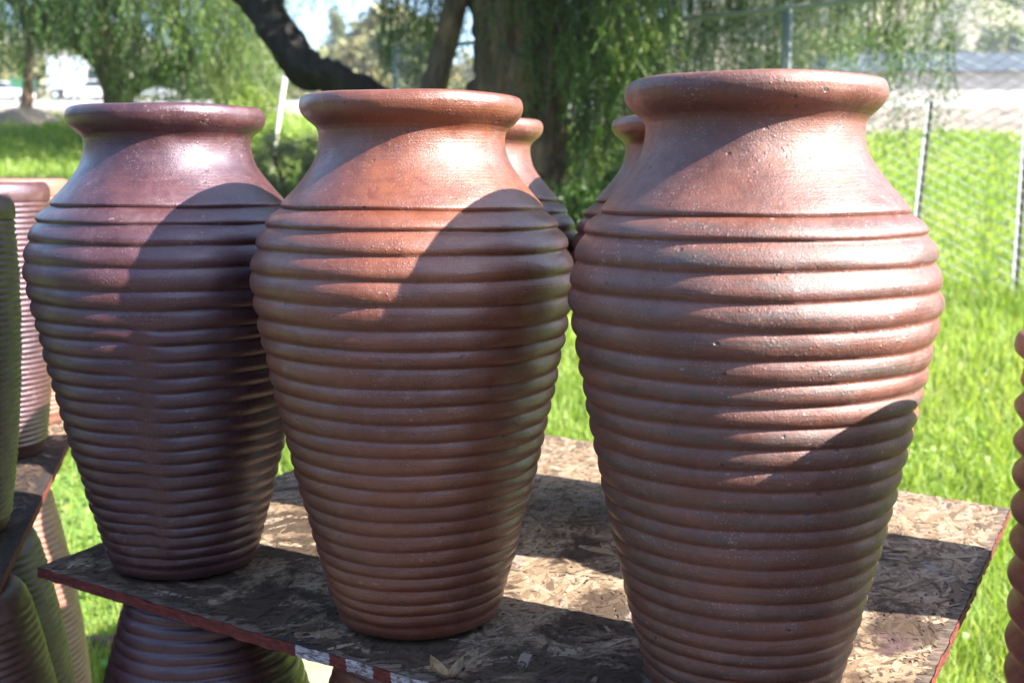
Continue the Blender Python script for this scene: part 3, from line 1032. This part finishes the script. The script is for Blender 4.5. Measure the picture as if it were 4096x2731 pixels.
def leaflets(base, axis, size, aspect, R, tint0=None, spread=0.12):
    """one thin leaflet (quad) at each base point, growing along axis"""
    n = len(base)
    axis = axis / (np.linalg.norm(axis, axis=1)[:, None] + 1e-9)
    rnd = R.normal(size=(n, 3))
    side = np.cross(axis, rnd)
    side /= np.linalg.norm(side, axis=1)[:, None] + 1e-9
    L = size * R.uniform(0.7, 1.3, n)
    wdt = L * aspect
    tip = base + axis * L[:, None]
    mid = base + axis * (L * 0.45)[:, None]
    V = np.stack([base, mid + side * (wdt / 2)[:, None], tip, mid - side * (wdt / 2)[:, None]], 1).reshape(-1, 3)
    F = (np.arange(n) * 4)[:, None] + np.array([0, 1, 2, 3])[None]
    t = np.clip((R.normal(0.45, spread, n) if tint0 is None else tint0 + R.normal(0, spread, n)), 0, 1)
    return V, F, np.repeat(t, 4)

def strands(zones, R, leafsize=0.04, aspect=0.22, step=0.085, pairs=5, fr=0.15):
    """weeping twigs: each hangs from its top to its lower end and carries feather leaves"""
    B, A, T, tw = [], [], [], []
    for (x0, x1, ylo, yhi, n, Ya, Yb, ztop, tint) in zones:
        for _ in range(n):
            Y = R.uniform(Ya, Yb)
            px = R.uniform(x0, x1)
            X = px2x(px, Y)
            zb = py2z(R.uniform(ylo, yhi), Y)
            zt = max(ztop + R.normal(0, 0.25), zb + 0.5)
            zb = max(zb, float(gz(X, Y)) + 0.05)
            ln = zt - zb
            if ln < 0.2:
                continue
            k = max(4, int(ln / step))
            t = np.linspace(0, 1, k)
            sw = R.normal(0, 0.10, 2); ph = R.uniform(0, 6.28)
            cx = X + sw[0] * (1 - t) + 0.035 * np.sin(t * 6 + ph) + 0.05 * (t - 1) * R.normal()
            cy = Y + sw[1] * (1 - t) + 0.035 * np.cos(t * 5 + ph)
            cz = zt - ln * t
            node = np.stack([cx, cy, cz], 1)
            tw.append(node[::3])
            tt = tint + R.normal(0, 0.15)
            # keep gaps: clumps along the twig
            keep = (np.sin(t * R.uniform(9, 16) + ph) > -0.75)
            node = node[keep]
            k = len(node)
            if k == 0:
                continue
            a = R.uniform(0, 6.28, k)
            out = np.stack([np.cos(a), np.sin(a), R.uniform(-1.6, -0.5, k)], 1)
            out /= np.linalg.norm(out, axis=1)[:, None]
            flen = fr * R.uniform(0.6, 1.25, k)
            for q in range(pairs):
                s = (q + 0.5) / pairs
                droop = np.stack([np.zeros(k), np.zeros(k), -0.5 * s * s * flen], 1)
                p = node + out * (flen * s)[:, None] + droop
                lat = np.cross(out, np.array([0, 0, 1.0]))
                lat /= np.linalg.norm(lat, axis=1)[:, None] + 1e-9
                for sg in (-1, 1):
                    B.append(p)
                    A.append(lat * sg * 0.55 + out * 0.5 + np.array([0, 0, -0.8]))
                    T.append(np.full(k, tt))
    B = np.concatenate(B); A = np.concatenate(A); T = np.concatenate(T)
    V, F, tint = leaflets(B, A, leafsize, aspect, R, T, 0.14)
    return V, F, tint, tw

def add_crown(root, V, F, tint, mat, name='crown'):
    return build(name, V - np.array(root.location), F, mat, root, False, {'tint': tint})

def add_twigs(root, tw, mat, rad=0.004):
    S = Soup()
    for p in tw:
        if len(p) >= 2:
            soup_tube(S, p, np.linspace(rad, rad * 0.5, len(p)), 3, caps=False)
    V, Fs = S.out()
    return build('twigs', V - np.array(root.location), Fs, mat, root, False)

def clump_crown(center, radii, n, size, R, aspect=0.5, tint=0.45, nclump=40, lumpy=0.28):
    """leaves gathered in clumps through the crown volume"""
    c = R.normal(size=(nclump, 3))
    c /= np.linalg.norm(c, axis=1)[:, None]
    c *= R.uniform(0.35, 1.0, nclump)[:, None] ** 0.6
    which = R.integers(0, nclump, n)
    p = c[which] + R.normal(0, lumpy * 0.5, (n, 3))
    p = p * np.asarray(radii) + np.asarray(center)
    ax = R.normal(size=(n, 3)); ax[:, 2] -= 0.3
    t = tint + R.normal(0, 0.12, nclump)[which]
    return leaflets(p, ax, size, aspect, R, t, 0.12)

# big pepper tree behind the fence, right of the middle vase
def big_tree():
    Y = 9.7
    g = float(gz(0.05, Y))
    root = thing('pepper_tree', 'big gnarled pepper tree with weeping green branches behind the middle vase', 'tree', (0.05, Y, g))
    tr = limb(root, [(0.02, Y, g - 0.2), (0.03, Y, g + 0.5), (0.06, Y, 2.1), (0.07, Y + 0.05, 2.7), (0.02, Y + 0.1, 3.4), (0.1, Y + 0.2, 4.4), (0.3, Y + 0.3, 5.6)], [0.58, 0.46, 0.41, 0.40, 0.39, 0.29, 0.15], BARK, 'trunk', 1, 30, 60, 0.15)
    for k in range(5):   # burls and ridges on the trunk
        a = -2.6 + k * 0.55
        limb(root, [(0.05 + 0.34 * math.cos(a), Y + 0.32 * math.sin(a), g), (0.06 + 0.36 * math.cos(a), Y + 0.34 * math.sin(a), 1.9), (0.05 + 0.33 * math.cos(a + .15), Y + 0.31 * math.sin(a + .15), 2.8), (0.05 + 0.2 * math.cos(a), Y + 0.2 * math.sin(a), 3.6)], [0.10, 0.085, 0.10, 0.05], BARK, 'trunk_ridge', 20 + k, 9, 22, 0.16)
    limb(root, [(-0.25, Y - 0.1, g), (-0.66, Y - 0.15, 1.9), (-0.60, Y - 0.15, 2.4), (-0.42, Y - 0.1, 3.05), (-0.30, Y, 3.9), (-0.5, Y, 4.8)], [0.15, 0.12, 0.10, 0.095, 0.08, 0.04], BARK, 'limb', 2, 14, 30, 0.12)
    L = limb(root, [(-0.1, Y, g + 0.3), (-0.65, Y - 0.15, 1.80), (-1.12, Y - 0.3, 2.15), (-1.42, Y - 0.4, 2.28), (-1.66, Y - 0.4, 2.36), (-1.80, Y - 0.4, 2.52), (-1.98, Y - 0.4, 2.80), (-2.17, Y - 0.4, 3.04), (-2.5, Y - 0.4, 3.5), (-3.0, Y - 0.3, 4.1)], [0.20, 0.13, 0.09, 0.115, 0.150, 0.145, 0.13, 0.12, 0.10, 0.05], BARK_SHADED, 'limb', 3, 18, 60, 0.17)
    limb(root, [(-1.84, Y - 0.4, 2.58), (-1.92, Y - 0.42, 2.85), (-1.86, Y - 0.4, 3.05), (-1.75, Y - 0.4, 3.5), (-1.7, Y - 0.3, 4.2)], [0.09, 0.10, 0.10, 0.075, 0.03], BARK_SHADED, 'limb', 4, 12, 24, 0.1)
    limb(root, [(0.1, Y + 0.2, 3.2), (1.0, Y - 0.3, 3.9), (2.0, Y - 0.4, 4.2), (3.2, Y - 0.5, 4.1)], [0.2, 0.13, 0.09, 0.03], BARK, 'limb', 5, 12, 24, 0.1)
    limb(root, [(0.1, Y + 0.1, 3.4), (0.7, Y - 1.0, 4.2), (1.2, Y - 1.7, 4.4)], [0.15, 0.09, 0.03], BARK, 'limb', 6, 10, 18, 0.1)
    R = np.random.default_rng(31)
    zones = [  # last value tints leaves: lit zones painted lighter, shaded ones darker
        (1310, 1500, 330, 560, 170, 8.7, 10.6, 3.9, 0.34),
        (1300, 1430, 60, 300, 70, 8.4, 9.4, 3.9, 0.42),
        (1480, 1780, 100, 420, 175, 9.9, 11.6, 3.9, 0.36),
        (1340, 1560, 20, 170, 70, 8.0, 8.8, 3.9, 0.62),
        (1790, 1960, 40, 180, 95, 9.5, 11.0, 3.9, 0.50),
        (1950, 2120, 40, 190, 48, 8.0, 9.6, 3.8, 0.45),
        (1980, 2170, 200, 340, 20, 8.0, 9.0, 3.8, 0.40),
        (2150, 2360, -30, 60, 22, 8.0, 9.6, 3.8, 0.42),
        (880, 1060, 40, 215, 85, 9.8, 11.8, 3.9, 0.42),
        (1060, 1270, -20, 150, 16, 8.9, 9.3, 3.9, 0.50),
        (1200, 1310, 60, 260, 16, 8.6, 9.2, 3.9, 0.50),
        (560, 860, -90, -10, 40, 9.0, 10.5, 3.9, 0.5),
    ]
    V, F, t, tw = strands(zones, R, 0.042, 0.24, 0.080, 5, 0.16)
    add_crown(root, V, F, t, PEPPER)
    add_twigs(root, tw, BARK_SHADED)
    # upper canopy above the frame, which keeps the trunk in the shade
    V, F, t = clump_crown((0.9, Y - 0.9, 4.9), (4.0, 2.9, 1.1), 34000, 0.15, R, 0.36, 0.4, 90)
    add_crown(root, V, F, t, PEPPER, 'upper_crown')
big_tree()

def left_tree():
    Y = 17.0
    X = px2x(289, Y)
    g = float(gz(X, Y))
    root = thing('pepper_tree', 'weeping pepper tree with a leaning trunk behind the purplish left vase', 'tree', (X, Y, g))
    p = lambda px, py, dy=0.0: (px2x(px, Y + dy), Y + dy, py2z(py, Y + dy))
    limb(root, [(X + 0.05, Y, g - 0.2), p(292, 235), p(268, 165), p(240, 122), p(190, 85), p(120, 40), p(40, -20)], [0.26, 0.21, 0.18, 0.16, 0.14, 0.11, 0.07], BARK, 'trunk', 7, 16, 40, 0.1)
    limb(root, [p(272, 170), p(276, 125), p(262, 50), p(270, -40)], [0.14, 0.12, 0.10, 0.07], BARK_PALE, 'limb', 8, 12, 26, 0.12)
    limb(root, [p(290, 220), p(440, 137, 1), p(425, 50, 1), p(400, -40, 1)], [0.12, 0.13, 0.13, 0.09], BARK_SHADED, 'limb', 9, 12, 26, 0.12)
    R = np.random.default_rng(41)
    zones = [  # last value tints leaves: sunlit right side painted lighter, left side darker
        (-800, -120, 60, 220, 150, 14.0, 18.0, 5.0, 0.36),  # strands added outside the frame to screen off bright horizon
        (-120, 150, 60, 168, 130, 14.5, 18.0, 5.0, 0.22),
        (150, 262, 40, 150, 90, 14.5, 18.0, 5.0, 0.28),
        (270, 480, 130, 262, 165, 15.2, 18.6, 5.0, 0.34),
        (470, 660, 110, 320, 165, 15.2, 18.5, 5.0, 0.62),
        (300, 640, 20, 120, 60, 14.2, 15.2, 5.0, 0.55),
        (640, 735, -60, 60, 26, 15.0, 18.0, 5.0, 0.60),
    ]
    V, F, t, tw = strands(zones, R, 0.066, 0.22, 0.11, 5, 0.24)
    add_crown(root, V, F, t, PEPPER)
    add_twigs(root, tw, BARK_SHADED, 0.006)
    V, F, t = clump_crown((px2x(330, Y), Y, 6.6), (4.6, 2.6, 1.5), 22000, 0.16, R, 0.30, 0.4, 80)
    add_crown(root, V, F, t, PEPPER, 'upper_crown')
left_tree()

def slender_tree():
    Y = 20.0
    X = px2x(75, Y); g = float(gz(X, Y))
    root = thing('slender_tree', 'slim pale trunked tree standing on a small mound at the left edge', 'tree', (X, Y, g))
    p = lambda px, py: (px2x(px, Y), Y, py2z(py, Y))
    limb(root, [(X, Y, g - 0.2), (X, Y, g + 0.1), p(84, 230), p(90, 170), p(96, 90), p(90, 0)], [0.32, 0.14, 0.10, 0.09, 0.07, 0.04], BARK_PALE, 'trunk', 11, 12, 30, 0.1)
    R = np.random.default_rng(43)
    V, F, t = clump_crown((X + 0.1, Y + 0.3, 4.9), (1.7, 1.4, 1.1), 9000, 0.12, R, 0.3, 0.42, 40)
    add_crown(root, V, F, t, PEPPER)
    mv = []
    n = 20
    for i in range(6):
        q = i / 5
        for j in range(n):
            a = j / n * 6.283
            rr = 0.75 * q * (1 + 0.12 * math.sin(3 * a + i))
            mv.append((rr * math.cos(a), rr * math.sin(a), 0.30 * math.cos(q * 1.57) + (float(gz(X + rr * math.cos(a), Y + rr * math.sin(a))) - g) - 0.02))
    i, j = np.meshgrid(np.arange(5), np.arange(n), indexing='ij')
    F = np.stack([i * n + j, i * n + (j + 1) % n, (i + 1) * n + (j + 1) % n, (i + 1) * n + j], -1).reshape(-1, 4)
    kind(build('dirt_mound', np.array(mv), F, simple('mound_soil', (0.34, 0.26, 0.19), 0.9, 0.25, 6, 0.3), None, loc=(X, Y, g)), 'structure')
slender_tree()

def shrub(name, label, px, py_base, Y, rad, n, size, mat, seed, tint, nclump=26):
    X = px2x(px, Y); g = float(gz(X, Y))
    root = thing(name, label, 'shrub', (X, Y, g))
    R = np.random.default_rng(seed)
    V, F, t = clump_crown((X, Y, g + rad[2] * 0.9), rad, n, size, R, 0.35, tint, nclump)
    ok = None
    V[:, 2] = np.maximum(V[:, 2], g + 0.01)
    add_crown(root, V, F, t, mat, 'foliage')
    for k in range(5):
        a = R.uniform(0, 6.28)
        limb(root, [(X, Y, g - 0.05), (X + 0.3 * rad[0] * math.cos(a), Y + 0.3 * rad[1] * math.sin(a), g + rad[2] * 0.7), (X + 0.7 * rad[0] * math.cos(a), Y + 0.7 * rad[1] * math.sin(a), g + rad[2] * 1.5)], [0.02, 0.012, 0.004], BARK, 'stem', seed + k, 6, 10, 0.1)
shrub('dry_shrub', 'grey green half dry shrub beside the leaning pole', 668, 420, 12.0, (0.42, 0.4, 0.42), 5200, 0.045, DRYLEAF, 61, 0.42)
shrub('green_shrub', 'dark green shrub in the shade between the two back vases', 1400, 520, 8.9, (0.75, 0.4, 0.36), 9000, 0.05, PEPPER, 63, 0.28)
shrub('yellow_shrub', 'sunlit yellow green shrub behind the right rim of the left vase', 585, 320, 15.6, (0.55, 0.5, 0.5), 5200, 0.07, GRASS, 65, 0.45)

# far trees on the hill that read as one mass
def far_woods():
    R = np.random.default_rng(77)
    Vs, Fs, Ts, n = [], [], [], 0
    for k in range(150):
        Y = R.uniform(118, 330)
        az = R.uniform(-30, 30)
        X = Y * math.tan(math.radians(az))
        z = float(hz(np.array(X), np.array(Y)))
        s = R.uniform(2.0, 5.0)
        V, F, t = clump_crown((X, Y, z + s * 0.6), (s, s, s * R.uniform(0.7, 1.3)), 260, s * 0.42, R, 0.6, R.uniform(0.2, 0.75), 12)
        Vs.append(V); Fs.append(F + n); Ts.append(t); n += len(V)
    kind(build('far_woodland', np.concatenate(Vs), np.concatenate(Fs), FARLEAF, None, False, {'tint': np.concatenate(Ts)}), 'stuff')
far_woods()

def far_tree(px, pytop, Y, w, label, seed, tint):
    X = px2x(px, Y); g = float(hz(np.array(X), np.array(Y))) if Y > 112 else float(gz(X, Y))
    top = py2z(pytop, Y)
    root = thing('far_tree', label, 'tree', (X, Y, g), None)
    R = np.random.default_rng(seed)
    limb(root, [(X, Y, g - 0.5), (X + 0.1, Y, (g + top) / 2), (X, Y, top - 0.5)], [0.35, 0.25, 0.08], BARK, 'trunk', seed, 8, 12, 0.08)
    hh = (top - g)
    V, F, t = clump_crown((X, Y, g + hh * 0.62), (w, w, hh * 0.42), 2600, w * 0.34, R, 0.5, tint, 34)
    add_crown(root, V, F, t, FARLEAF)
far_tree(778, 28, 150, 1.7, 'tall thin tree on the skyline in the gap of open sky', 81, 0.25)
far_tree(900, 20, 120, 3.4, 'rounded pale tree on the hill right of the open sky gap', 82, 0.55)
far_tree(960, 60, 90, 3.0, 'olive tree beyond the fence between the sky gap and the big trunk', 83, 0.35)
far_tree(830, 100, 100, 2.4, 'sunlit yellowish tree low on the hill under the open sky gap', 84, 0.80)

# ------------------------------------------------------------------ buildings and vehicles across the pavement
WHITE_PAINT = simple('white_paint', (0.78, 0.78, 0.78), 0.4, 0.04, 2)
GLASS_DARK = simple('dark_glass', (0.03, 0.04, 0.05), 0.08, 0.1, 2)
TYRE = simple('tyre_rubber', (0.025, 0.025, 0.025), 0.8, 0.1, 10)
def long_building():
    Y = 104.0
    x0, x1 = px2x(1890, Y), px2x(2620, Y)
    zb = float(gz((x0 + x1) / 2, Y)) - 0.3
    zw = py2z(166, Y); zr = py2z(104, Y)
    root = thing('long_building', 'long low building with grey roof and pale walls across the pavement', 'building', ((x0 + x1) / 2, Y, zb))
    o = np.array(root.location)
    wallm = simple('pale_wall', (0.42, 0.37, 0.34), 0.8, 0.05, 0.4)
    roofm = simple('grey_roof', (0.055, 0.068, 0.085), 0.7, 0.08, 0.3)
    v, f = box(x0, x1, Y, Y + 12, zb, zw)
    build('wall', v - o, f, wallm, root, False)
    rv = np.array([(x0 - 0.8, Y - 0.9, zw + 0.02), (x1 + 0.8, Y - 0.9, zw + 0.02), (x1 + 0.8, Y + 6, zr), (x0 + 1.5, Y + 6, zr), (x1 + 0.8, Y + 12.9, zw + 0.02), (x0 - 0.8, Y + 12.9, zw + 0.02)])
    rf = [np.array([(0, 1, 2, 3), (3, 2, 4, 5), (0, 5, 4, 1)]), np.array([(0, 3, 5), (1, 4, 2)])]
    build('roof', rv - o, rf, roofm, root, False)
long_building()

def wheel(x, y, z, r, w, parent, o):
    V, Fs = tube([(x, y - w / 2, z), (x, y + w / 2, z)], r, 14)
    t = build('wheel', V - o, Fs, TYRE, parent, False)
    V, Fs = tube([(x, y - w / 2 - 0.02, z), (x, y - w / 2 - 0.002, z)], r * 0.55, 12)
    build('rim', V - o, Fs, STEEL, t, False)

def prism_y(poly, y0, y1):
    n = len(poly)
    V = np.array([(x, y0, z) for x, z in poly] + [(x, y1, z) for x, z in poly])
    side = np.array([(i, (i + 1) % n, (i + 1) % n + n, i + n) for i in range(n)])
    c0 = np.array([[0, i, i + 1] for i in range(1, n - 1)])[:, ::-1]
    c1 = np.array([[n, n + i, n + i + 1] for i in range(1, n - 1)])
    return V, [side[:, ::-1], c0[:, ::-1], c1]

def truck():
    Y = 100.0
    xb = px2x(132, Y); g = float(gz(px2x(190, Y), Y)) + 0.02
    xf = px2x(258, Y)
    root = thing('semi_truck', 'white lorry with a tall box trailer parked beyond the grass on the left', 'truck', ((xb + xf) / 2, Y, g))
    o = np.array(root.location)
    v, f = box(xb, xf - 1.75, Y, Y + 2.5, g + 1.0, g + 3.75)
    build('trailer', v - o, f, simple('trailer_white', (0.62, 0.68, 0.74), 0.4, 0.04, 1), root, False)
    V, Fs = prism_y([(xf - 1.7, g + 0.5), (xf, g + 0.5), (xf, g + 1.6), (xf - 0.35, g + 1.75), (xf - 0.7, g + 2.75), (xf - 1.1, g + 3.2), (xf - 1.7, g + 3.3)], Y + 0.1, Y + 2.4)
    cab = build('cab', V - o, Fs, WHITE_PAINT, root, False)
    V, Fs = prism_y([(xf - 1.35, g + 1.8), (xf - 0.55, g + 1.8), (xf - 0.8, g + 2.6), (xf - 1.35, g + 2.65)], Y + 0.05, Y + 0.098)
    build('side_window', V - o, Fs, GLASS_DARK, cab, False)
    v, f = box(xb + 0.1, xf - 1.0, Y + 0.7, Y + 1.8, g + 0.62, g + 0.995)
    build('chassis', v - o, f, TYRE, root, False)
    for x in (xb + 0.6, xb + 1.6, xf - 0.75):
        wheel(x, Y + 0.2, g + 0.5, 0.5, 0.3, root, o)
truck()

def car(px, Y, label, col, flip=1):
    X = px2x(px, Y); g = float(gz(X, Y)) + 0.01
    root = thing('parked_car', label, 'car', (X, Y, g), 'cars parked beyond the grass')
    o = np.array(root.location)
    s = flip
    pts = [(-2.1, 0.35), (2.1, 0.35), (2.15, 0.75), (1.9, 0.95), (1.0, 1.05), (-1.9, 1.05), (-2.15, 0.8)]
    V, Fs = prism_y([(X + s * a, g + b) for a, b in (pts if s > 0 else pts[::-1])], Y, Y + 1.75)
    body = build('body', V - o, Fs, col, root, False)
    pts = [(-1.55, 1.052), (0.95, 1.052), (0.35, 1.50), (-1.15, 1.52)]
    V, Fs = prism_y([(X + s * a, g + b) for a, b in (pts if s > 0 else pts[::-1])], Y + 0.12, Y + 1.63)
    build('cabin', V - o, Fs, GLASS_DARK, root, False)
    pts = [(-1.13, 1.523), (0.33, 1.503), (0.28, 1.56), (-1.05, 1.58)]
    V, Fs = prism_y([(X + s * a, g + b) for a, b in (pts if s > 0 else pts[::-1])], Y + 0.10, Y + 1.65)
    build('roof', V - o, Fs, col, root, False)
    for a in (-1.35, 1.35):
        wheel(X + s * a, Y + 0.08, g + 0.33, 0.33, 0.2, root, o)
car(22, 92, 'white car parked at the far left edge of the picture', WHITE_PAINT)
car(232, 88, 'white car parked in front of the lorry cab', WHITE_PAINT, -1)
car(352, 95, 'silver white car glimpsed through the weeping branches right of the left trunk', simple('silver_paint', (0.6, 0.62, 0.64), 0.3, 0.05, 2), 1)

def green_sign():
    Y = 108.0
    X = px2x(75, Y); g = float(gz(X, Y))
    root = thing('green_sign', 'small green sign board on two posts beyond the parked cars on the left', 'sign', (X, Y, g))
    o = np.array(root.location)
    v, f = box(X - 1.2, X + 1.2, Y, Y + 0.05, g + 1.0, g + 2.1)
    build('panel', v - o, f, simple('sign_green', (0.05, 0.22, 0.13), 0.5, 0.05, 2), root, False)
    for dx in (-0.8, 0.8):
        v, f = box(X + dx - 0.05, X + dx + 0.05, Y + 0.052, Y + 0.15, g - 0.1, g + 2.0)
        build('sign_post', v - o, f, STEEL, root, False)
green_sign()

# ------------------------------------------------------------------ grass
def grass():
    R = np.random.default_rng(99)
    N = 260000
    u = R.uniform(0, 1, N)
    Y = 2.05 * np.exp(u * math.log(21.5 / 2.05))
    half = Y * 0.50 + 0.9
    X = R.uniform(-1, 1, N) * half
    eg = np.array([edge_grass(x) for x in np.linspace(-14, 14, 200)])
    keep = Y < np.interp(X, np.linspace(-14, 14, 200), eg)
    # worn, leaf littered soil round the tables and in patches
    bare = (np.sin(X * 1.9 + 1.0) * np.sin(Y * 1.3 + X * 0.6) + 0.35 * np.sin(X * 5.1 - Y * 4.3))
    worn = ((X < -0.55) & (X > -2.6) & (Y > 2.9) & (Y < 6.2))
    keep &= ~((bare > 0.30) & worn & (R.uniform(size=N) < 0.88))
    und = (X > -0.75) & (X < 0.9) & (Y < 2.9)
    keep &= ~(und & (R.uniform(size=N) < 0.6))
    pts = [(-0.55, 3.18, 0.62, 0.34)]
    for (cx, cy, a, b) in pts:
        keep &= ~((np.abs(X - cx) < a) & (np.abs(Y - cy) < b))
    X, Y = X[keep], Y[keep]
    n = len(X)
    Z = gz(X, Y)
    tuft = np.sin(X * 7 + np.sin(Y * 5)) * np.sin(Y * 6.3 + X * 2)
    H = (0.055 + 0.04 * tuft.clip(0, 1) + R.gamma(2.0, 0.020, n))
    wd = (0.0017 + 0.0013 * R.uniform(size=n)) * (1 + 0.28 * np.clip(Y - 3, 0, 14))
    a = R.uniform(0, 6.28, n)
    lean = R.uniform(0.1, 0.75, n) * H
    la = R.uniform(0, 6.28, n)
    dx, dy = np.cos(a) * wd, np.sin(a) * wd
    bx, by = np.cos(la) * lean, np.sin(la) * lean
    V = np.stack([
        np.stack([X - dx, Y - dy, Z - 0.01], 1), np.stack([X + dx, Y + dy, Z - 0.01], 1),
        np.stack([X + bx * 0.35 + dx * 0.8, Y + by * 0.35 + dy * 0.8, Z + H * 0.6], 1), np.stack([X + bx * 0.35 - dx * 0.8, Y + by * 0.35 - dy * 0.8, Z + H * 0.6], 1),
        np.stack([X + bx, Y + by, Z + H * R.uniform(0.86, 1.05, n)], 1)], 1).reshape(-1, 3)
    base = (np.arange(n) * 5)[:, None]
    F4 = base + np.array([0, 1, 2, 3]); F3 = base + np.array([3, 2, 4])
    t = 0.48 + 0.16 * np.sin(X * 0.8 + Y * 0.5) * np.sin(Y * 0.7) + R.normal(0, 0.11, n)
    patch = np.sin(X * 0.9 + 0.6 * np.sin(Y * 0.8)) * np.sin(Y * 0.55 + 1.2 + 0.5 * np.sin(X * 1.4))
    dry = R.uniform(size=n) < 0.07 + 0.30 * np.clip(patch - 0.35, 0, 1)
    t = np.where(dry, R.uniform(0.8, 1.0, n), t).clip(0, 1)
    kind(build('grass', V, [F4, F3], GRASS, None, False, {'tint': np.repeat(t, 5)}), 'stuff')
    # small broad leaved weeds among the grass
    M_ = 26000
    Y = 2.4 * np.exp(R.uniform(0, 1, M_) * math.log(9 / 2.4))
    X = R.uniform(-1, 1, M_) * (Y * 0.5 + 0.8)
    ok = ~(((np.abs(X + 0.55) < 0.62) & (np.abs(Y - 3.18) < 0.34)) | ((X > -0.7) & (X < 0.9) & (Y < 2.8)))
    X, Y = X[ok], Y[ok]
    cl = (np.sin(X * 3.1 + 2) * np.sin(Y * 2.7 + 1)) > 0.0
    X, Y = X[cl], Y[cl]
    P = np.stack([X, Y, gz(X, Y) + R.uniform(0.02, 0.10, len(X))], 1)
    ax = R.normal(size=(len(X), 3)); ax[:, 2] = np.abs(ax[:, 2]) * 0.3
    V, F, tt = leaflets(P, ax, 0.030, 0.75, R, np.full(len(X), 0.40), 0.15)
    kind(build('weeds', V, F, GRASS, None, False, {'tint': tt}), 'stuff')
grass()

def haze():
    v, f = box(-720, 720, -46, 540, -2.0, 175.0)
    m = bpy.data.materials.new('haze_air')
    m.use_nodes = True
    t = m.node_tree
    t.nodes.clear()
    o = t.nodes.new('ShaderNodeOutputMaterial')
    p = t.nodes.new('ShaderNodeVolumePrincipled')
    p.inputs['Color'].default_value = (0.86, 0.91, 1.0, 1)
    p.inputs['Density'].default_value = 0.0005
    p.inputs['Anisotropy'].default_value = 0.2
    t.links.new(p.outputs[0], o.inputs['Volume'])
    kind(build('haze', v, f, m, None, False), 'stuff')
haze()
